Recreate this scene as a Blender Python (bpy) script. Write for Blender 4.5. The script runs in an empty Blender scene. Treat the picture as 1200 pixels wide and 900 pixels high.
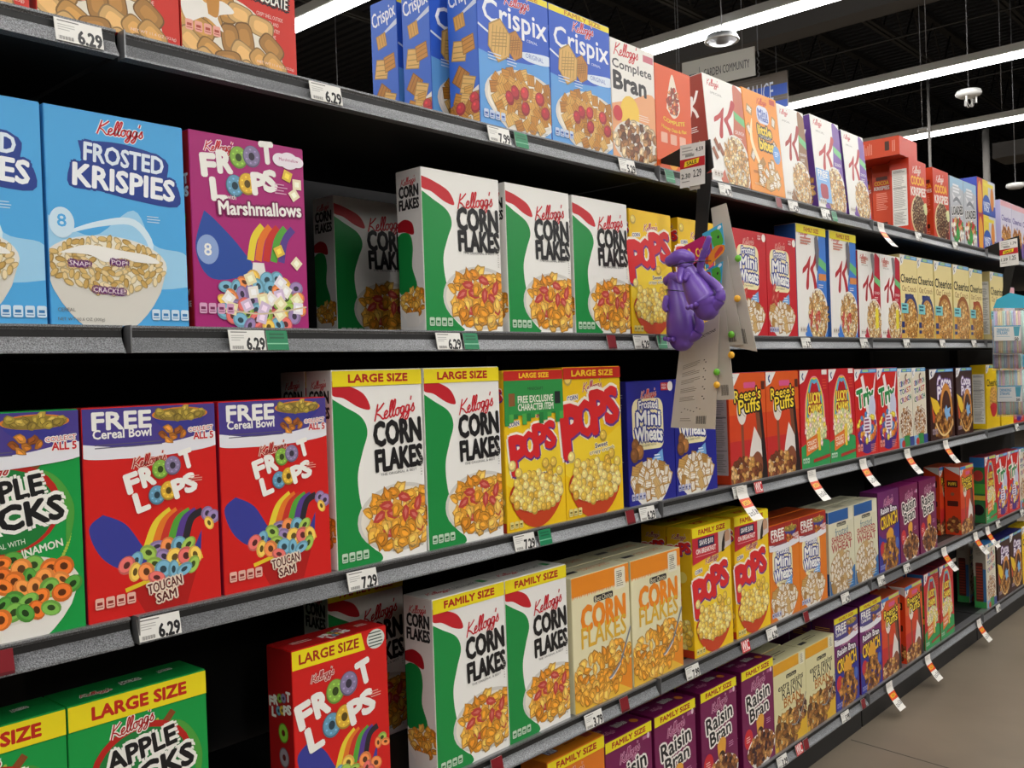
import bpy, bmesh, math, random
from mathutils import Vector, Matrix

# ------------------------------------------------------------------ camera, world, lamps, exposure
SC = bpy.context.scene
COL = SC.collection
FPX = 1120.0
CAMP = Vector((-0.5787, -1.1772, 1.1757))
YAW, PITCH, ROLL = 0.83907, -0.00943, -0.03426
_f = Vector((math.sin(YAW)*math.cos(PITCH), math.cos(YAW)*math.cos(PITCH), math.sin(PITCH)))
_r0 = Vector((math.cos(YAW), -math.sin(YAW), 0)); _u0 = _r0.cross(_f)
CR = _r0*math.cos(ROLL) + _u0*math.sin(ROLL)
CU = -_r0*math.sin(ROLL) + _u0*math.cos(ROLL)
cd = bpy.data.cameras.new('camera'); cam = bpy.data.objects.new('camera', cd); COL.objects.link(cam)
cd.sensor_width = 36; cd.lens = FPX/1200*36; cd.clip_start = 0.01; cd.clip_end = 200
cam.matrix_world = Matrix(((CR.x, CU.x, -_f.x, CAMP.x), (CR.y, CU.y, -_f.y, CAMP.y), (CR.z, CU.z, -_f.z, CAMP.z), (0, 0, 0, 1)))
SC.camera = cam
SC.view_settings.view_transform = 'Standard'; SC.view_settings.look = 'None'
SC.view_settings.gamma = 1; SC.view_settings.use_curve_mapping = False
SC.view_settings.exposure = 0.28
SC.cycles.use_denoising = True
SC.cycles.max_bounces = 6
W = bpy.data.worlds.new('store_air'); SC.world = W; W.use_nodes = True
W.node_tree.nodes['Background'].inputs[0].default_value = (1, 0.97, 0.93, 1)
W.node_tree.nodes['Background'].inputs[1].default_value = 0.035
LAMP_Z = 3.4
LAMP_X = (-3.1, -1.07, .98, 3.03, 5.1, 7.2, 9.25)
LAMP_POWER = 130.0

def at(px, py, axis, val):
    """the point where the line of sight through a photo pixel meets the plane axis = val"""
    d = CR*((px-600)/FPX) - CU*((py-450)/FPX) + _f
    t = (val - CAMP[axis])/d[axis]
    return CAMP + d*t

# ------------------------------------------------------------------ colours and materials
def lin(h):
    if not isinstance(h, str): return tuple(h)+(1.0,) if len(h) == 3 else tuple(h)
    c = [int(h[i:i+2], 16)/255 for i in (0, 2, 4)]
    return tuple(x/12.92 if x <= .04045 else ((x+.055)/1.055)**2.4 for x in c) + (1.0,)
def mat(name, col, rough=.5, metal=0, emit=None, spec=.5, noise=None, alpha=1, trans=0, bump=None):
    m = bpy.data.materials.new(name); m.use_nodes = True
    nt = m.node_tree; b = nt.nodes['Principled BSDF']
    b.inputs['Base Color'].default_value = lin(col); b.inputs['Roughness'].default_value = rough
    b.inputs['Metallic'].default_value = metal; b.inputs['Specular IOR Level'].default_value = spec
    b.inputs['Alpha'].default_value = alpha; b.inputs['Transmission Weight'].default_value = trans
    if emit: b.inputs['Emission Color'].default_value = lin(col); b.inputs['Emission Strength'].default_value = emit
    if noise:
        sc, c2, detail = noise
        tc = nt.nodes.new('ShaderNodeTexCoord'); n = nt.nodes.new('ShaderNodeTexNoise')
        n.inputs['Scale'].default_value = sc; n.inputs['Detail'].default_value = detail
        r = nt.nodes.new('ShaderNodeValToRGB')
        r.color_ramp.elements[0].position = .35; r.color_ramp.elements[0].color = lin(col)
        r.color_ramp.elements[1].position = .65; r.color_ramp.elements[1].color = lin(c2)
        nt.links.new(tc.outputs['Object'], n.inputs['Vector']); nt.links.new(n.outputs['Fac'], r.inputs['Fac'])
        nt.links.new(r.outputs['Color'], b.inputs['Base Color'])
        if bump:
            bp = nt.nodes.new('ShaderNodeBump'); bp.inputs['Strength'].default_value = bump; bp.inputs['Distance'].default_value = .002
            nt.links.new(n.outputs['Fac'], bp.inputs['Height']); nt.links.new(bp.outputs['Normal'], b.inputs['Normal'])
    return m
PRINT = mat('printed_card', 'FFFFFF', .38, spec=.35)
_n = PRINT.node_tree; _a = _n.nodes.new('ShaderNodeAttribute'); _a.attribute_name = 'ink'
_n.links.new(_a.outputs['Color'], _n.nodes['Principled BSDF'].inputs['Base Color'])
M_SHELF = mat('black_powder_coat', '0B0B0C', .55, noise=(300, '141415', 2))
M_RAIL = mat('hammered_grey_rail', '58595B', .36, .4, noise=(620, '97999C', 2), bump=.35)
M_RAILTOP = mat('rail_edge_metal', '8C8D8F', .35, .6)
M_BACK = mat('back_panel_black', '08080A', .7)
M_POST = mat('upright_black', '111113', .5, .3)
M_TOPRAIL = mat('top_rail_grey', '6A6B6D', .5, .3)
M_KICK = mat('kick_plate_black', '101012', .5)
M_FLOOR = mat('polished_concrete', '6C6153', .45, noise=(2.2, '7A6E5E', 8))
M_CEIL = mat('corrugated_roof_deck', '1E1E20', .7)
M_WALL = mat('dark_store_wall', '232326', .8)
M_JOIST = mat('painted_steel_joist', '35332F', .6)
M_BEAM = mat('painted_steel_beam', '5A5754', .6)
M_LAMPBODY = mat('lamp_housing_white', 'C9C8C0', .5)
M_DIFF = mat('lamp_diffuser', 'FFFFFF', .5, emit=9)
M_WIRE = mat('galvanised_wire', '8A8A8C', .45, .5)
M_PLASTIC = mat('black_plastic_strip', '0C0C0D', .38)
M_PURPLE = mat('purple_moulded_plastic', '6C49A8', .33)
M_WHITEP = mat('white_plastic', 'D8D8D6', .4)
M_GLASS = mat('clear_disc', 'A8AAAE', .5, trans=.5)
M_CARDBACK = mat('grey_card_back', 'C4BBAE', .6)
M_FILM = mat('clear_bag_film', 'EEF2F4', .12, alpha=.22, spec=.8)
M_GREENBTN = mat('green_button', '6FBF3A', .35); M_YELLOWBTN = mat('yellow_button', 'F2B632', .35)

# ------------------------------------------------------------------ object helpers
def link(name, me, parent=None):
    o = bpy.data.objects.new(name, me); COL.objects.link(o)
    if parent: o.parent = parent
    return o
def tag(o, label=None, cat=None, group=None, kind=None):
    if label: o['label'] = label
    if cat: o['category'] = cat
    if group: o['group'] = group
    if kind: o['kind'] = kind
    return o
def empty(name, loc=(0, 0, 0)):
    o = bpy.data.objects.new(name, None); o.empty_display_size = .05; COL.objects.link(o); o.location = loc; return o
def mesh(name, vs, fs, m):
    me = bpy.data.meshes.new(name); me.from_pydata([tuple(v) for v in vs], [], fs); me.materials.append(m); me.update(); return me
def boxmesh(name, lo, hi, m, bev=0):
    bm = bmesh.new(); bmesh.ops.create_cube(bm, size=1)
    for v in bm.verts: v.co = Vector([lo[i]+(v.co[i]+.5)*(hi[i]-lo[i]) for i in range(3)])
    if bev: bmesh.ops.bevel(bm, geom=list(bm.edges), offset=bev, segments=2, affect='EDGES')
    me = bpy.data.meshes.new(name); bm.to_mesh(me); bm.free(); me.materials.append(m); return me
def tubemesh(name, pts, r, m, seg=8, radii=None, caps=True):
    pts = [Vector(p) for p in pts]; vs = []; fs = []
    for i, p in enumerate(pts):
        d = (pts[min(i+1, len(pts)-1)]-pts[max(i-1, 0)]).normalized()
        up = Vector((0, 0, 1)) if abs(d.z) < .9 else Vector((1, 0, 0))
        a = d.cross(up).normalized(); b = d.cross(a)
        rr = radii[i] if radii else r
        for k in range(seg):
            t = 2*math.pi*k/seg; vs.append(p + a*math.cos(t)*rr + b*math.sin(t)*rr)
    for i in range(len(pts)-1):
        for k in range(seg):
            fs.append((i*seg+k, i*seg+(k+1) % seg, (i+1)*seg+(k+1) % seg, (i+1)*seg+k))
    if caps: fs += [tuple(range(seg-1, -1, -1)), tuple(range(len(vs)-seg, len(vs)))]
    me = mesh(name, vs, fs, m)
    for p in me.polygons: p.use_smooth = True
    return me
def catmull(pts, n=6):
    out = []
    for i in range(len(pts)-1):
        p0, p1, p2, p3 = pts[max(i-1, 0)], pts[i], pts[i+1], pts[min(i+2, len(pts)-1)]
        for k in range(n):
            t = k/n
            out.append(tuple(.5*(2*p1[j]+(p2[j]-p0[j])*t+(2*p0[j]-5*p1[j]+4*p2[j]-p3[j])*t*t+(3*p1[j]-p0[j]-3*p2[j]+p3[j])*t**3) for j in range(len(p1))))
    out.append(tuple(pts[-1])); return out

# ------------------------------------------------------------------ lettering
_GL = {}
def glyphs(s, bold):
    k = (s, bold)
    if k not in _GL:
        c = bpy.data.curves.new('t', 'FONT'); c.body = s; c.size = 1; c.offset = bold; c.resolution_u = 2; c.fill_mode = 'FRONT'
        c.space_character = 1.0 + bold*1.2
        o = bpy.data.objects.new('t', c); COL.objects.link(o); bpy.context.view_layer.update()
        ev = o.evaluated_get(bpy.context.evaluated_depsgraph_get()); me = ev.to_mesh()
        V = [(v.co.x, v.co.y) for v in me.vertices]; F = [tuple(p.vertices) for p in me.polygons]
        ev.to_mesh_clear(); bpy.data.objects.remove(o); bpy.data.curves.remove(c)
        xs = [v[0] for v in V] or [0, 1]; ys = [v[1] for v in V] or [0, 1]
        _GL[k] = (V, F, min(xs), max(xs), min(ys), max(ys))
    return _GL[k]
SCRIPT = [(.74, [[(.26, 1), (.15, .5), (.02, 0)], [(.74, .98), (.46, .72), (.14, .48), (.4, .3), (.66, .02), (.84, .12)]]),
 (.37, [[(.0, .18), (.2, .26), (.27, .4), (.18, .47), (.06, .34), (.05, .12), (.18, .0), (.42, .16)]]),
 (.25, [[(.02, .12), (.22, .55), (.3, .95), (.2, .97), (.09, .5), (.09, .08), (.18, .0), (.3, .14)]]),
 (.27, [[(.02, .12), (.22, .55), (.3, .95), (.2, .97), (.09, .5), (.09, .08), (.18, .0), (.32, .16)]]),
 (.4, [[(.24, .46), (.07, .38), (.04, .12), (.18, 0), (.32, .16), (.28, .42), (.22, .44), (.46, .4)]]),
 (.41, [[(.32, .42), (.14, .46), (.04, .24), (.1, .03), (.26, .14), (.34, .46), (.28, -.1), (.14, -.38), (-.02, -.32), (.14, -.1), (.46, .16)]]),
 (.39, [[(.32, .42), (.14, .46), (.04, .24), (.1, .03), (.26, .14), (.34, .46), (.28, -.1), (.14, -.38), (-.02, -.32), (.14, -.1), (.44, .16)]]),
 (.12, [[(.1, .98), (.04, .72)]]),
 (.3, [[(-.04, .08), (.16, .5), (.16, .36), (.24, .14), (.12, 0), (-.02, .06)]])]

def ell(cx, cy, rx, ry, n=20, a0=0, a1=360):
    return [(cx+rx*math.cos(math.radians(a0+(a1-a0)*i/n)), cy+ry*math.sin(math.radians(a0+(a1-a0)*i/n))) for i in range(n if a1-a0 == 360 else n+1)]
def clip(pts, w, h):
    for ax, lim, sg in ((0, 0, 1), (0, w, -1), (1, 0, 1), (1, h, -1)):
        if not pts: return pts
        out = []
        for i in range(len(pts)):
            a, b = pts[i-1], pts[i]; da, db = (a[ax]-lim)*sg, (b[ax]-lim)*sg
            if (da < 0) != (db < 0):
                t = da/(da-db); out.append((a[0]+(b[0]-a[0])*t, a[1]+(b[1]-a[1])*t))
            if db >= 0: out.append(b)
        pts = out
    return pts

class Art:
    """flat printed artwork; u runs 0..1 across, v 0..1 up the panel, sizes are in panel widths"""
    def __init__(s, w, h, base=None):
        s.w, s.h, s.A = w, h, h/w; s.v = []; s.f = []; s.c = []; s.z = 0.0001
        if base: s.rect(0, 0, 1, 1, base)
    def raw(s, pts, c, dz=.00001):
        pts = clip(pts, 1, s.A)
        if len(pts) < 3: return
        ar = sum(pts[i-1][0]*pts[i][1]-pts[i][0]*pts[i-1][1] for i in range(len(pts)))
        if abs(ar) < 1e-7: return
        if ar < 0: pts = pts[::-1]
        s.z += dz; b = len(s.v)
        s.v += [(x*s.w, y*s.w, s.z) for x, y in pts]; s.f.append(tuple(range(b, b+len(pts)))); s.c.append(lin(c))
    def poly(s, pts, c): s.raw([(u, v*s.A) for u, v in pts], c)
    def curve(s, pts, c, n=6): s.raw(catmull([(u, v*s.A) for u, v in pts], n), c)
    def rect(s, u0, v0, u1, v1, c): s.poly([(u0, v0), (u1, v0), (u1, v1), (u0, v1)], c)
    def rrect(s, u0, v0, u1, v1, c, r=.06):
        y0, y1 = v0*s.A, v1*s.A
        s.raw(ell(u1-r, y1-r, r, r, 4, 0, 90)+ell(u0+r, y1-r, r, r, 4, 90, 180)+ell(u0+r, y0+r, r, r, 4, 180, 270)+ell(u1-r, y0+r, r, r, 4, 270, 360), c)
    def oval(s, u, v, rx, ry, c, n=28): s.raw(ell(u, v*s.A, rx, ry, n), c)
    def stroke(s, pts, th, c, taper=False):
        P = [Vector(p) for p in pts]; L = []; R = []
        for i, p in enumerate(P):
            d = P[min(i+1, len(P)-1)]-P[max(i-1, 0)]
            d = d.normalized() if d.length > 1e-9 else Vector((1, 0))
            n = Vector((-d.y, d.x))*th/2*((1-abs(2*i/(len(P)-1)-1)**2*.8) if taper else 1)
            L.append(p+n); R.append(p-n)
        s.z += .00001
        for i in range(len(P)-1):
            q = clip([tuple(L[i]), tuple(R[i]), tuple(R[i+1]), tuple(L[i+1])], 1, s.A)
            if len(q) < 3: continue
            b = len(s.v); s.v += [(x*s.w, y*s.w, s.z) for x, y in q]; s.f.append(tuple(range(b, b+len(q)))); s.c.append(lin(c))
    def line(s, pts, th, c, taper=False, n=6): s.stroke(catmull([(u, v*s.A) for u, v in pts], n), th, c, taper)
    def text(s, t, u, v, w, h, c, b=.02, o=None, rot=0, sh=0, arc=0):
        V, F, x0, x1, y0, y1 = glyphs(t, 0)
        if not V: return
        b0 = b; b = max(0, b-.004)*.95*min(h/max(y1-y0, .1), w/max(x1-x0, .1)*1.15)
        sx, sy = w/(x1-x0), h/(y1-y0); cs, sn = math.cos(math.radians(rot)), math.sin(math.radians(rot))
        P = []
        for x, y in V:
            X, Y = (x-(x0+x1)/2)*sx, (y-(y0+y1)/2)*sy
            X += sh*Y; Y += arc*(1-(2*X/w)**2)*h
            P.append((u+X*cs-Y*sn, v*s.A+X*sn+Y*cs))
        for oc, r in [(oc, r+b) for oc, r in (o or [])]+([(c, b)] if b > .0015 else []):
            s.z += .00001
            for k in range(8):
                dx, dy = r*math.cos(k*math.pi/4), r*math.sin(k*math.pi/4); bb = len(s.v)
                s.v += [((x+dx)*s.w, (y+dy)*s.w, s.z+k*3e-6) for x, y in P]
                s.f += [tuple(i+bb for i in f) for f in F]; s.c += [lin(oc)]*len(F)
            s.z += .00002
        s.z += .00001; bb = len(s.v)
        s.v += [(x*s.w, y*s.w, s.z) for x, y in P]; s.f += [tuple(i+bb for i in f) for f in F]; s.c += [lin(c)]*len(F)
    def script(s, u, v, w, c, rot=8, o=None, th=.1, detail=4):
        tot = sum(a for a, _ in SCRIPT); k = w/tot; cs, sn = math.cos(math.radians(rot)), math.sin(math.radians(rot))
        for col, extra in ([o] if o else []) + [(c, 0)]:
            x = 0
            for adv, sts in SCRIPT:
                for st in sts:
                    q = []
                    for px, py in st:
                        X, Y = (x+px-tot/2+.2*(py-.4))*k, (py-.35)*k*.95
                        q.append((u+X*cs-Y*sn, v*s.A+X*sn+Y*cs))
                    s.stroke(catmull(q, detail), th*k+extra, col)
                x += adv
    def bowl(s, u, v, rx, ry, dep, body, rim=None, inner=None):
        y = v*s.A
        s.raw([(u-rx, y)]+[(u-rx+2*rx*t, y-dep*math.sin(math.pi*t)**.62) for t in [i/16 for i in range(1, 16)]]+[(u+rx, y)], body)
        s.raw(ell(u, y, rx, ry, 32), rim or body); s.raw(ell(u, y-.004, rx*.93, ry*.9, 32), inner or 'F4EFE2')
    def fill(s, kind, u, v, rx, ry, n, size, seed=1, cols=None, dome=0):
        rd = random.Random(seed); y0 = v*s.A; pts = []
        for _ in range(n*30):
            if len(pts) >= n: break
            a, r = rd.random()*6.283, math.sqrt(rd.random())
            x, y = rx*r*math.cos(a), ry*r*math.sin(a)
            if y > 0: y *= 1+dome
            if all((x-p[0])**2+(y-p[1])**2 > (size*.62)**2 for p in pts): pts.append((x, y))
        pts.sort(key=lambda p: -p[1]); D = 3e-6
        for x, y in pts: s.piece(kind, u+x, y0+y, size, rd, cols, D)
    def piece(s, kind, x, y, z, rd, cols=None, D=3e-6):
        a = rd.random()*6.283; ca, sa = math.cos(a), math.sin(a)
        def tr(p, sc=1): return [(x+(px*ca-py*sa)*sc, y+(px*sa+py*ca)*sc) for px, py in p]
        if kind == 'flake':
            c = rd.choice(cols or ['E2A23C', 'D8922E', 'ECB858', 'CC8428', 'E8AC4A', 'DE9A36'])
            k = rd.uniform(.6, 1.0); rr = [rd.uniform(.62, 1.18) for _ in range(9)]
            p = [(z*.64*rr[t]*math.cos(t*.698), z*.64*k*rr[t]*math.sin(t*.698)) for t in range(9)]
            s.raw(tr(p), shade(c, .76), D); s.raw(tr([(px*.86+z*.03, py*.84+z*.03) for px, py in p]), c, D)
            s.raw(tr([(px*.5-z*.06, py*.4+z*.1) for px, py in p]), shade(c, 1.2), D)
            s.raw(tr([(-z*.38, -z*.05*k), (z*.05, -z*.22*k), (z*.36, -z*.02*k), (z*.06, -z*.12*k)]), shade(c, .62), D)
        elif kind == 'loop':
            c = rd.choice(cols or ['D9824A', '8FAE4E', '8A76A0', 'CC6660', 'E3B452', '6C9FB4']); k = rd.uniform(.6, 1)
            s.raw(tr(ell(0, 0, z*.6, z*.6*k, 14)), c, D); s.raw(tr(ell(0, .06*z, z*.5, z*.46*k, 12)), shade(c, 1.2), D)
            s.raw(tr(ell(0, 0, z*.24, z*.22*k, 10)), shade(c, .45), D)
        elif kind == 'puff':
            c = rd.choice(cols or ['F0D06A', 'E8C052', 'F5DE8C', 'DDB045']); k = rd.uniform(.8, 1)
            s.raw(tr(ell(0, 0, z*.58, z*.58*k, 12)), shade(c, .8), D); s.raw(ell(x-.06*z, y+.07*z, z*.44, z*.42, 10), c, D)
            s.raw(ell(x-.16*z, y+.18*z, z*.16, z*.13, 7), shade(c, 1.2), D)
        elif kind == 'pillow':
            c = rd.choice(cols)
            for q, cc in ((1, shade(c, .68)), (.9, c), (.55, shade(c, 1.14))):
                s.raw(tr([(.62*z*q*abs(math.cos(t))**.6*(1 if math.cos(t) > 0 else -1), .42*z*q*abs(math.sin(t))**.6*(1 if math.sin(t) > 0 else -1)) for t in [.26*k for k in range(24)]]), cc, D)
        elif kind == 'chex':
            c = rd.choice(cols or ['D9A24A', 'C98A33', 'E3B565', 'B97A2C'])
            s.raw(tr([(-.5*z, -.42*z), (.42*z, -.5*z), (.52*z, .4*z), (-.4*z, .5*z)]), shade(c, .72), D)
            s.raw(tr([(-.45*z, -.37*z), (.38*z, -.45*z), (.47*z, .36*z), (-.36*z, .45*z)]), c, D)
            for t in (-.2, .05, .28):
                s.raw(tr([(-.4*z, t*z), (.4*z, t*z-.05*z), (.4*z, t*z), (-.4*z, t*z+.05*z)]), shade(c, .78), D)
        elif kind == 'square':
            c = rd.choice(cols or ['C79A55', 'B58543', 'D4AE70'])
            s.raw(tr([(-.55*z, -.42*z), (.55*z, -.42*z), (.58*z, .4*z), (-.52*z, .44*z)]), shade(c, .75), D)
            s.raw(tr([(-.5*z, -.36*z), (.5*z, -.38*z), (.52*z, .35*z), (-.47*z, .38*z)]), c, D)
            if rd.random() < .75: s.raw(tr([(-.4*z, -.2*z), (.3*z, -.3*z), (.45*z, .2*z), (.1*z, .34*z), (-.38*z, .28*z)]), 'EFE8DC', D)
            for t in (-.22, 0, .22): s.raw(tr([(-.45*z, t*z), (.45*z, t*z), (.45*z, (t+.04)*z), (-.45*z, (t+.04)*z)]), shade(c, .82), D)
        elif kind == 'rice':
            c = rd.choice(cols or ['E6CC94', 'D9B873', 'EFDDB2', 'C9A45C'])
            s.raw(tr(ell(0, 0, z*.62, z*.34, 10)), shade(c, .8), D); s.raw(tr(ell(-.04*z, .04*z, z*.5, z*.24, 8)), c, D)
        elif kind == 'berry':
            c = 'C0443C'; s.raw(tr([(-.55*z, 0), (-.3*z, .3*z), (.25*z, .28*z), (.6*z, 0), (.2*z, -.26*z), (-.35*z, -.26*z)]), c, D)
            s.raw(tr([(-.35*z, 0), (-.1*z, .15*z), (.35*z, .04*z), (-.1*z, -.1*z)]), 'D9756A', D)
        elif kind == 'cube':
            c = rd.choice(cols); s.raw(tr([(-.5*z, -.4*z), (.4*z, -.5*z), (.5*z, .4*z), (-.4*z, .5*z)]), c, D)
            s.raw(tr([(-.25*z, -.2*z), (.2*z, -.25*z), (.25*z, .2*z), (-.2*z, .25*z)]), shade(c, 1.2), D)
    def chips(s, u, v, c, n=4, bg='E9E4DA', k=1):
        for i in range(n):
            s.rrect(u+i*.075*k, v, u+i*.075*k+.062*k, v+.06*k/s.A*1.3, bg, .012*k)
            s.rect(u+i*.075*k+.012*k, v+.03*k/s.A, u+i*.075*k+.05*k, v+.05*k/s.A, c)
            s.rect(u+i*.075*k+.008*k, v+.014*k/s.A, u+i*.075*k+.054*k, v+.02*k/s.A, c)
    def lines(s, u0, v1, u1, n, dv, c, seed=0, th=.35):
        rd = random.Random(seed)
        for i in range(n): s.rect(u0, v1-i*dv-dv*th, u0+(u1-u0)*rd.uniform(.65, 1), v1-i*dv, c)
    def build(s, name, f, parent=None):
        me = bpy.data.meshes.new(name); me.from_pydata([f(*p) for p in s.v], [], s.f); me.materials.append(PRINT)
        at_ = me.attributes.new('ink', 'FLOAT_COLOR', 'FACE')
        at_.data.foreach_set('color', [x for c in s.c for x in c]); me.update(); return me
def shade(c, k):
    if not isinstance(c, str): return c
    v = [min(255, int(int(c[i:i+2], 16)*k)) for i in (0, 2, 4)]
    return '%02X%02X%02X' % tuple(v)

# ------------------------------------------------------------------ packaging artwork, one design per product
WHT, BLK, RED, KRED = 'F2F0EA', '1B1A1C', 'D3231F', 'C8202C'
def band(a, txt, bg, fg, v=.925, w=.8):
    a.rect(0, v, 1, 1, bg); a.text(txt, .5, (v+1)/2, w, (1-v)*a.A*.5, fg, .055)
def cf_sweep(a, x=.42):
    a.curve([(0, .86), (.12, .82), (.3, .76), (.36, .68), (.3, .58), (.24, .46), (.26, .32), (.33, .2), (.42, .08), (.46, 0), (0, 0), (0, .3), (0, .6), (0, .86)], '1A8C42')
    a.curve([(0, .95), (.14, .93), (.33, .88), (.4, .8), (.28, .81), (.12, .86), (0, .88), (0, .95)], 'C4202B')
def art_cf(a, bandtxt=None):
    a.rect(0, 0, 1, 1, 'EFEEE9'); cf_sweep(a)
    t = .05 if not bandtxt else .0
    a.bowl(.72, .215, .5, .3, .36, 'F3F1EC', 'D3D0C9', 'E9E2D4')
    a.fill('flake', .73, .205, .43, .24, 120, .125, 3, dome=.12); a.fill('berry', .7, .21, .36, .18, 9, .14, 8); a.fill('flake', .73, .17, .4, .16, 12, .12, 5)
    a.script(.68, .785+t, .48, KRED, 9)
    a.text('CORN', .7, .67+t, .54, .205, BLK, .062, rot=2); a.text('FLAKES', .71, .53+t, .54, .185, BLK, .062, rot=2)
    a.text('THE ORIGINAL & BEST', .7, .455+t, .42, .022, '6A6A6A', .0, rot=2)
    a.chips(.04, .03, '1B6B33', bg='BFD8C0'); a.text('NET WT 12 OZ (340g)', .78, .045, .36, .03, '77736A', 0, rot=2)
    a.lines(.955, .55, .975, 9, .015, 'A8A49C', 3)
    if bandtxt: band(a, bandtxt, 'F3DF1E', 'B3201C', .92, .7 if bandtxt[0] == 'F' else .66)
def side_cf(a):
    a.rect(0, 0, 1, 1, 'E7E6E2')
    a.curve([(0, .6), (.2, .62), (.5, .6), (.6, .52), (.55, .4), (.7, .27), (0, .25), (0, .6)], '1A8C42')
    a.curve([(0, .68), (.3, .7), (.6, .67), (.65, .6), (.3, .62), (0, .63), (0, .68)], 'A81B26')
    a.script(.5, .93, .62, KRED, 6); a.text('CORN', .5, .87, .78, .3, BLK, .06); a.text('FLAKES', .5, .79, .8, .27, BLK, .06)
    a.bowl(.6, .2, .7, .22, .7, 'EFECE6', 'DDD9D0'); a.fill('flake', .6, .19, .6, .3, 45, .22, 5); a.rrect(.25, .03, .75, .12, 'E9E6DF', .05)
def top_cf(a):
    a.rect(0, 0, 1, 1, 'D9D7D0'); a.script(.25, .45, .3, KRED, 0); a.text('CORN FLAKES', .6, .45, .36, .08, BLK, .02); a.rect(.82, .3, .9, .6, '1A8C42')
def art_bc(a):
    a.rect(0, 0, 1, 1, 'E4DDB6'); a.rect(0, .86, 1, 1, 'E98A1F')
    for i in range(40): a.poly([(i/40, .87), (i/40+.012, .835+.012*((i*7) % 5)/4), (i/40+.028, .87)], 'E98A1F')
    a.rrect(.74, .82, .93, .985, 'E7E2CC', .02); a.lines(.77, .96, .9, 8, .016, '6B6552', 4); a.text('10', .84, .925, .07, .05, '4A4436', .02)
    a.rrect(.36, .775, .7, .825, BLK, .02); a.text('Best Choice', .53, .8, .3, .055, 'E9E2C4', .0, rot=0)
    a.text('CORN', .53, .675, .76, .25, 'EC861C', .06); a.text('FLAKES', .53, .535, .78, .21, 'DDAE35', .02)
    a.poly([(0, 0), (1, 0), (1, .2), (.6, .14), (.25, .08), (0, .16)], 'E8B83C'); a.poly([(.72, .1), (1, .0), (1, .25), (.85, .26)], 'E58A24')
    a.fill('flake', .42, .2, .44, .22, 75, .12, 11, dome=.1); a.fill('flake', .76, .31, .22, .14, 24, .11, 12)
    a.line([(.48, .16), (.62, .17), (.8, .26), (.9, .38), (1, .5)], .025, '7C7F86'); a.line([(.5, .155), (.64, .16), (.8, .24)], .012, 'D8DADE')
    a.fill('flake', .3, .12, .28, .1, 18, .11, 13)
def top_bc(a): a.rect(0, 0, 1, 1, 'D9D3B0'); a.rect(.1, .4, .3, .6, BLK); a.text('CORN FLAKES', .6, .5, .5, .1, 'D98028', .02)
POPL = [('P', .13, -.12, .3, .5), ('O', .37, .0, .27, .36), ('P', .6, .06, .25, .42), ('S', .82, .12, .22, .36)]
def popsword(a, u, v, k):
    for pas in (0, 1, 2):
        for ch, x, y, w, h in POPL:
            X, Y = u+(x-.5)*k, v+(y*k)/a.A; rot = 6
            if pas == 0: a.text(ch, X, Y, w*k, h*k, 'F5ECDA', .06, o=[('F5ECDA', .034*k)], rot=rot)
            elif pas == 1: a.text(ch, X+.012*k, Y-.01*k, w*k, h*k, '6A3A86', .06, o=[('6A3A86', .012*k)], rot=rot)
            else: a.text(ch, X, Y, w*k, h*k, 'D6262A', .06, rot=rot)
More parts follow.
